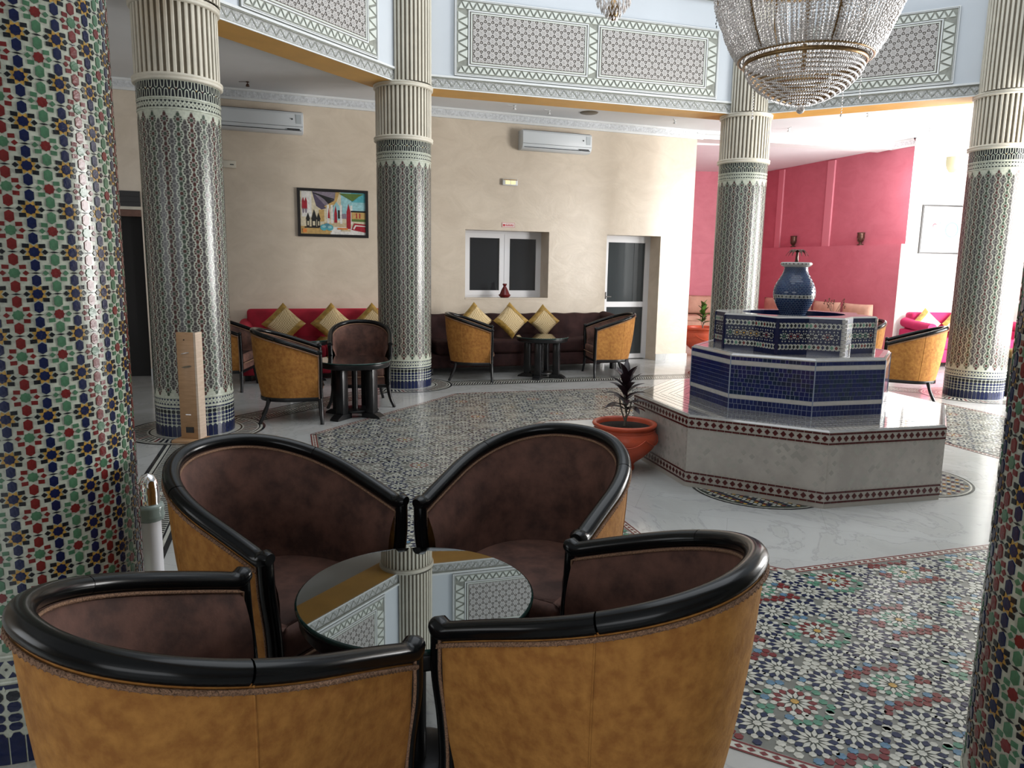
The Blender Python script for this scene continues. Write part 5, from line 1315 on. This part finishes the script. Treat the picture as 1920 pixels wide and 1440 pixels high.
def paint2(mb, w_, h_):
    lay = [0]
    def P(pts, c): lay[0] += 1; mb.poly([(-w_ / 2 + x * w_, -.010 - lay[0] * .0002, -h_ / 2 + (1 - z) * h_) for x, z in pts], PI_[c])
    def R(x0, z0, x1, z1, c): P([(x0, z1), (x1, z1), (x1, z0), (x0, z0)], c)
    def E(cx, cz, rx, rz_, c, n=18): P([(cx + rx * math.cos(t * 2 * PI / n), cz - rz_ * math.sin(t * 2 * PI / n)) for t in range(n)], c)
    R(0, 0, 1, 1, 'pwhite'); R(.08, .12, .92, .88, 'pgreyv'); R(.12, .19, .92, .88, 'pwhite'); R(.05, .14, .08, .86, 'pochre')
    R(.13, .20, .40, .40, 'psky'); R(.14, .60, .34, .68, 'psky')
    E(.55, .50, .13, .17, 'pblue'); E(.555, .50, .10, .14, 'pwhite'); E(.23, .42, .045, .06, 'pred'); E(.245, .44, .04, .045, 'pwhite'); E(.26, .47, .025, .02, 'pgreyv')
    R(.315, .32, .325, .52, 'pblack'); R(.16, .55, .40, .57, 'pgreyv'); R(.16, .78, .22, .80, 'pblack'); P([(.24, .80), (.36, .76), (.44, .70), (.45, .74), (.37, .80)], 'pgreyv')
    R(.72, .35, .80, .70, 'psky'); E(.80, .40, .04, .05, 'pred')
t, mb = picture('small framed abstract picture with a blue disc on the white wall', (K.x + dW.x * .80, K.y + dW.y * .80, 2.365), AW, 1.10, .86, .030, M['blackframe'], paint2)
t.location = Vector((K.x + dW.x * .80, K.y + dW.y * .80, 2.365)) - Vector((nW.x, nW.y, 0)) * .002
mb.build('painting', PM, t)
# emergency lamp, sign, junction box, wall lamp
el = thing('emergency_light', 'small lit emergency light box above the sliding window', 'light', on_wall(-3.387, 2.892), WA)
mb = MB(); mb.box((-.125, -.05, -.05), (.125, 0, .05)); bevel(weld(mb.build('housing', M['plasterwhite'], el)), .008); 
for x in (-.045, .045): mb = MB(); mb.box((x - .035, -.056, -.03), (x + .035, -.050, .018)); mb.build('lamp', M['lampglow'], el)
mb = MB(); mb.box((-.115, -.054, .028), (.115, -.050, .040)); mb.build('bezel', M['goldcloth'], el)
sg_ = thing('wall_sign', 'small red and white sign plate above the sliding window', 'sign', on_wall(-3.395, 2.237), WA)
mb = MB(); mb.box((-.108, -.006, -.038), (.108, 0, .038)); mb.build('plate', M['paper'], sg_)
mb = MB(); frame_rect(mb, -.106, .106, -.036, .036, .004, -.0075, -.006); mb.box((-.092, -.0078, -.020), (-.052, -.006, .012))
for k in range(9): mb.box((-.040 + k * .0145, -.0078, -.018), (-.031 + k * .0145, -.006, .004 + .006 * (k % 3 == 0)))
mb.box((-.04, -.0078, .014), (.09, -.006, .018)); mb.build('red_print', M['redink'], sg_)
jb_ = thing('thermostat_box', 'small beige control box on the wall below the left air conditioner', 'control box', on_wall(-7.50, 2.919), WA)
mb = MB(); mb.box((-.11, -.045, -.05), (.10, 0, .05)); bevel(weld(mb.build('housing', M['ivory'], jb_)), .006); mb = MB(); mb.box((.02, -.047, -.012), (.07, -.045, .002)); mb.build('label_strip', M['frosted'], jb_)
wl_ = thing('wall_lamp', 'cream half-bowl wall lamp high on the white wall at the right', 'wall lamp', (K.x + dW.x * .74, K.y + dW.y * .74, 3.50), AW)
mb = MB(); mb.lathe([(.001, -.15), (.05, -.14), (.10, -.08), (.125, .0), (.125, .12)], 24, a0=PI, a1=2 * PI); mb.lathe([(.125, .12), (.10, .12), (.10, .0)], 24, a0=PI, a1=2 * PI); mb.build('shade', M['lampshade'], wl_)
mb = MB(); mb.box((-.06, -.02, -.05), (.06, 0, .08)); mb.build('backplate', M['brass'], wl_)
# tajine on the window sill
tj = thing('tagine_pot', 'small dark red tagine pot standing on the window sill', 'tagine', UW(-3.42, -.055, 1.092))
mb = MB(); mb.lathe([(.001, 0), (.06, 0), (.085, .02), (.10, .045), (.10, .05), (.09, .052)], 28); mb.build('dish', M['ceramicred'], tj)
mb = MB(); mb.lathe([(.085, .050), (.075, .07), (.05, .13), (.028, .17), (.02, .185), (.03, .20), (.036, .215), (.03, .225), (.001, .222)], 28); mb.build('lid', M['ceramicred'], tj)
# goblets on the pink ledge
def goblet(lab, tt):
    p = K + dK * tt - nK * .045; g = thing('goblet', lab, 'goblet', (p.x, p.y, 2.10), angK, 'bronze goblets on the pink wall ledge')
    mb = MB(); mb.lathe([(.001, 0), (.062, 0), (.060, .012), (.022, .03), (.018, .05)], 20); mb.build('foot', M['bronze'], g)
    mb = MB(); mb.lathe([(.016, .045), (.03, .07), (.060, .10), (.068, .15), (.064, .20), (.072, .24), (.066, .24), (.055, .18)], 22); mb.build('bowl', M['bronze'], g)
    for a in range(4): mb = MB(); q = a * PI / 2; mb.sweep(cp_eval([(.02 * math.cos(q), .02 * math.sin(q), .04), (.075 * math.cos(q), .075 * math.sin(q), .09), (.06 * math.cos(q), .06 * math.sin(q), .14)], 7), .006, .006, 5); mb.build('handle', M['bronze'], g)
goblet('bronze goblet on the pink wall ledge directly above the blue vase', 3.04)
goblet('bronze goblet on the pink wall ledge nearest the white wall', 1.05)
# ceiling spotlights
for i, (x, y, lab) in enumerate([(-3.51, 10.05, 'small dark ceiling spot lamp left, above the left air conditioner'), (-.03, 11.23, 'small ceiling spot lamp left of the pair over the brown sofa'), (.49, 11.53, 'small ceiling spot lamp right of the pair over the brown sofa'), (2.50, 12.09, 'small ceiling spot lamp over the glazed door'), (4.49, 12.60, 'small ceiling spot lamp in front of the pink alcove'), (6.71, 12.40, 'small ceiling spot lamp before the white wall'), (5.20, 11.35, 'small ceiling spot lamp just under the orange soffit at right')]):
    t = thing('ceiling_spotlight', lab, 'spotlight', (x, y, ZCEIL), .4 * i, 'spot lamps on the aisle ceiling')
    mb = MB(); mb.box((-.16, -.008, -.006), (.02, .008, 0)); mb.lathe([(.001, 0), (.03, 0), (.03, -.012), (.008, -.016), (.008, -.04)], 16); mb.build('base', M['bronze'] if i == 0 else M['plasterwhite'], t); t.scale = (.7, .7, .7)
    mb = MB(); mb.lathe([(.001, -.035), (.022, -.04), (.036, -.085), (.03, -.085), (.001, -.07)], 16); mb.build('lamp_head', M['bronze'] if i == 0 else M['plasterwhite'], t)
spk = thing('ceiling_speaker', 'flat round speaker grille in the aisle ceiling', 'speaker', (1.10, 11.63, ZCEIL)); mb = MB(); mb.lathe([(.001, -.012), (.13, -.012), (.14, 0)], 32); mb.build('grille', M['flutegroove'], spk)

# ================================================================== WOODEN STAND, METAL POST
ws = thing('wooden_stand', 'tall narrow light wooden stand in front of the left patterned column', 'stand', (-2.865, 6.40, 0), -.10)
mb = MB(); mb.box((-.085, -.012, .03), (.075, .012, .98)); bevel(weld(mb.build('front_board', M['plywood'], ws)), .003, 1)
M['plypale'] = wood('pale_board_edge', (.62, .50, .40), (.50, .38, .28)); mb = MB(); mb.box((.075, -.012, .03), (.095, .10, .98)); mb.build('side_board', M['plypale'], ws)
mb = MB(); mb.box((-.13, -.10, 0), (.12, .12, .03)); bevel(weld(mb.build('base_plate', M['plywood'], ws)), .006, 2)
mb = MB(); mb.box((-.032, -.020, .085), (.038, -.0125, .135)); mb.build('pedal_slot', M['blackframe'], ws)
mb = MB(); mb.sweep([(-.04, -.016, .79), (.0, -.024, .80), (.03, -.016, .805)], .005, .004, 6); mb.build('upper_hook', M['chrome'], ws)
mb = MB(); mb.lathe([(.001, .0), (.055, .0)], 16); mb2 = MB(); mb2.prism([(-.05, .672), (-.01, .684), (.03, .690), (.05, .684), (.02, .672), (-.02, .666)], .0125, .017, 0, X=lambda v: (v[0], -v[2], v[1])); mb2.build('leaf_cutout', M['flutegroove'], ws)
mb = MB(); mb.box((-.03, -.016, .245), (.02, -.0125, .252)); mb.build('lower_rail', M['chrome'], ws)
mb = MB(); mb.lathe([(.001, 0), (.005, 0)], 8); mb2 = MB(); mb2.ball((-.012, -.014, .915), .006); mb2.build('screw', M['blackframe'], ws)
M['glasscollar'] = mat('grey_green_glass', (.20, .25, .23), .15)
ps_ = thing('chrome_post', 'white metal post with a chrome domed cap beside the left column', 'post', (-1.435, 2.80, 0))
mb = MB(); mb.lathe([(.001, 0), (.12, 0), (.12, .012), (.045, .02), (.040, .025), (.040, .58)], 28); mb.build('tube', M['greypaint'], ps_)
mb = MB(); mb.lathe([(.040, .615), (.041, .70), (.036, .735), (.022, .76), (.001, .768)], 28); mb.build('cap', M['chrome'], ps_)
mb = MB(); mb.lathe([(.040, .575), (.052, .580), (.056, .60), (.052, .615), (.056, .63), (.050, .645), (.040, .645)], 28); mb.build('collar', M['glasscollar'], ps_)

# ================================================================== CHANDELIERS
CX, CY = 2.235, 6.05
ch = thing('crystal_chandelier', 'huge crystal bead chandelier hanging over the fountain', 'chandelier', (CX, CY, 2.85))
def prof_r(t):   # t 0 bottom ring .. 1 top
    pts = [(.475, .372), (.505, .385), (.575, .50), (.64, .66), (.695, .80), (.72, 1.00), (.70, 1.25), (.62, 1.5), (.42, 1.9), (.2, 2.3)]
    k = t * (len(pts) - 1); i = min(int(k), len(pts) - 2); u = k - i; return pts[i][0] + (pts[i + 1][0] - pts[i][0]) * u, pts[i][1] + (pts[i + 1][1] - pts[i][1]) * u
rc = random.Random(4)
bd = MB(); NSTR = 126
for s_ in range(NSTR):
    a = 2 * PI * s_ / NSTR; gap = (s_ % 21 == 20)
    if gap: continue
    t = 0
    n = 62
    for k in range(n):
        tt = (k / n) * .86; r, z = prof_r(tt); r += rc.uniform(-.006, .006); aa = a + rc.uniform(-.004, .004)
        bd.octa((r * math.cos(aa), r * math.sin(aa), z + rc.uniform(-.003, .003)), .0100, .0125)
bd.build('bead_strands', M['crystal'], ch, 'stuff')
bd = MB()
for s_ in range(84):   # inner loose layer
    a = 2 * PI * (s_ + .5) / 84
    for k in range(46):
        tt = (k / 46) * .84; r, z = prof_r(tt); r *= .88; bd.octa((r * math.cos(a), r * math.sin(a), z + .01), .0085, .012)
for s_ in range(100):
    a = 2 * PI * (s_ + .3) / 100
    for k in range(54):
        tt = (k / 54) * .84; r, z = prof_r(tt); r *= .95; bd.octa((r * math.cos(a), r * math.sin(a), z + .005), .0085, .0115)
bd.build('inner_strands', M['crystal'], ch, 'stuff')
for k in range(6):   # brass ribs
    a = 2 * PI * k / 6 - PI / 2 + .02; mb = MB(); P = []
    for i in range(20):
        r, z = prof_r(i / 19 * .86); r *= .985; P.append((r * math.cos(a), r * math.sin(a), z))
    mb.sweep(P, .016, .005, 6, upv=(math.cos(a), math.sin(a), 0)); 
    for i in range(36):
        r, z = prof_r(i / 36 * .86); mb.octa(((r + .004) * math.cos(a), (r + .004) * math.sin(a), z), .0095, .0095, 1)
    mb.build('rib', [M['brass'], M['crystal']], ch)
for (r, z, hgt) in ((.458, .325, .030), (.500, .365, .012), (.715, 1.02, .03)):
    mb = MB(); mb.lathe([(r - .012, z), (r, z), (r + .002, z + hgt / 2), (r, z + hgt), (r - .012, z + hgt), (r - .012, z)], 64); mb.build('brass_ring', M['brass'], ch)
tiers = [(.435, .30), (.425, .272), (.41, .245), (.39, .218), (.365, .192), (.34, .168), (.31, .145), (.275, .123), (.24, .102), (.20, .083), (.155, .066), (.11, .052), (.065, .042)]
for i, (r, z) in enumerate(tiers):
    mb = MB(); n = max(10, int(2 * PI * r / .019))
    for k in range(n):
        a = 2 * PI * (k + .5 * (i % 2)) / n; mb.octa((r * math.cos(a), r * math.sin(a), z), .0100, .0120)
    mb.lathe([(r - .016, z + .004), (r - .010, z + .013), (r - .016, z + .016)], 48, mi=1)
    mb.build('crystal_tier', [M['crystal'], M['brass']], ch)
mb = MB(); mb.ball((0, 0, 0), .032, n=12); mb.octa((0, 0, .036), .008, .012); mb.build('crystal_ball', M['crystal'], ch)
for k, (a, L0) in enumerate(((.2, .20), (1.0, .14), (2.9, .22), (3.5, .10), (4.9, .12), (5.6, .24))):
    mb = MB(); r = .43 if k % 2 else .36; z = .27 if k % 2 else .18; n = int(L0 / .022)
    for q in range(n): mb.octa((r * math.cos(a), r * math.sin(a), z - q * .022), .006, .009)
    mb.octa((r * math.cos(a), r * math.sin(a), z - n * .022 - .006), .010, .018); mb.build('hanging_drop', M['crystal'], ch)
mb = MB(); mb.sweep([(0, 0, .3), (0, 0, 4.3)], .018, .018, 10); mb.build('rod', M['brass'], ch)
c2 = thing('small_chandelier', 'small crystal cup chandelier hanging in front of the carved wall panel', 'chandelier', (.972, 8.0, 4.09))
for j, (r, z, n, L) in enumerate([(.04, .02, 8, .05), (.075, .06, 12, .06), (.12, .11, 16, .07), (.165, .17, 20, .08), (.185, .24, 22, .09), (.16, .31, 18, .08)]):
    mb = MB()
    for k in range(n):
        a = 2 * PI * (k + .5 * (j % 2)) / n; mb.octa((r * math.cos(a), r * math.sin(a), z), .013, L * .5); mb.octa((r * .86 * math.cos(a + .2), r * .86 * math.sin(a + .2), z + .03), .010, L * .4)
    mb.build('drop_tier', M['crystal'], c2)
mb = MB(); mb.lathe([(.001, .0), (.03, .02), (.05, .06), (.06, .12), (.045, .17), (.02, .20)], 18); mb.build('centre_cup', M['brass'], c2)
mb = MB(); mb.sweep([(0, 0, .2), (0, 0, 3.0)], .006, .006, 6); mb.build('chain', M['brass'], c2)
hc = thing('bead_chain', 'thin dark bead chain hanging beside the big chandelier', 'chain', (2.03, 8.0, 4.05))
mb = MB()
for k in range(60): mb.octa((.004 * (-1) ** k, 0, k * .03), .007, .018)
mb.build('beads', M['frosted'], hc)

bn = thing('standing_ashtray', 'dark standing ashtray bin half hidden at the right foot of the right column', 'bin', (6.62, 9.62, 0))
mb = MB(); mb.lathe([(.001, 0), (.10, 0), (.10, .50), (.09, .51), (.001, .51)], 28); mb.build('body', M['darkwood'], bn)
mb = MB(); mb.lathe([(.09, .51), (.13, .60), (.13, .62), (.08, .63), (.001, .60)], 28); mb.build('bowl', M['brass'], bn)
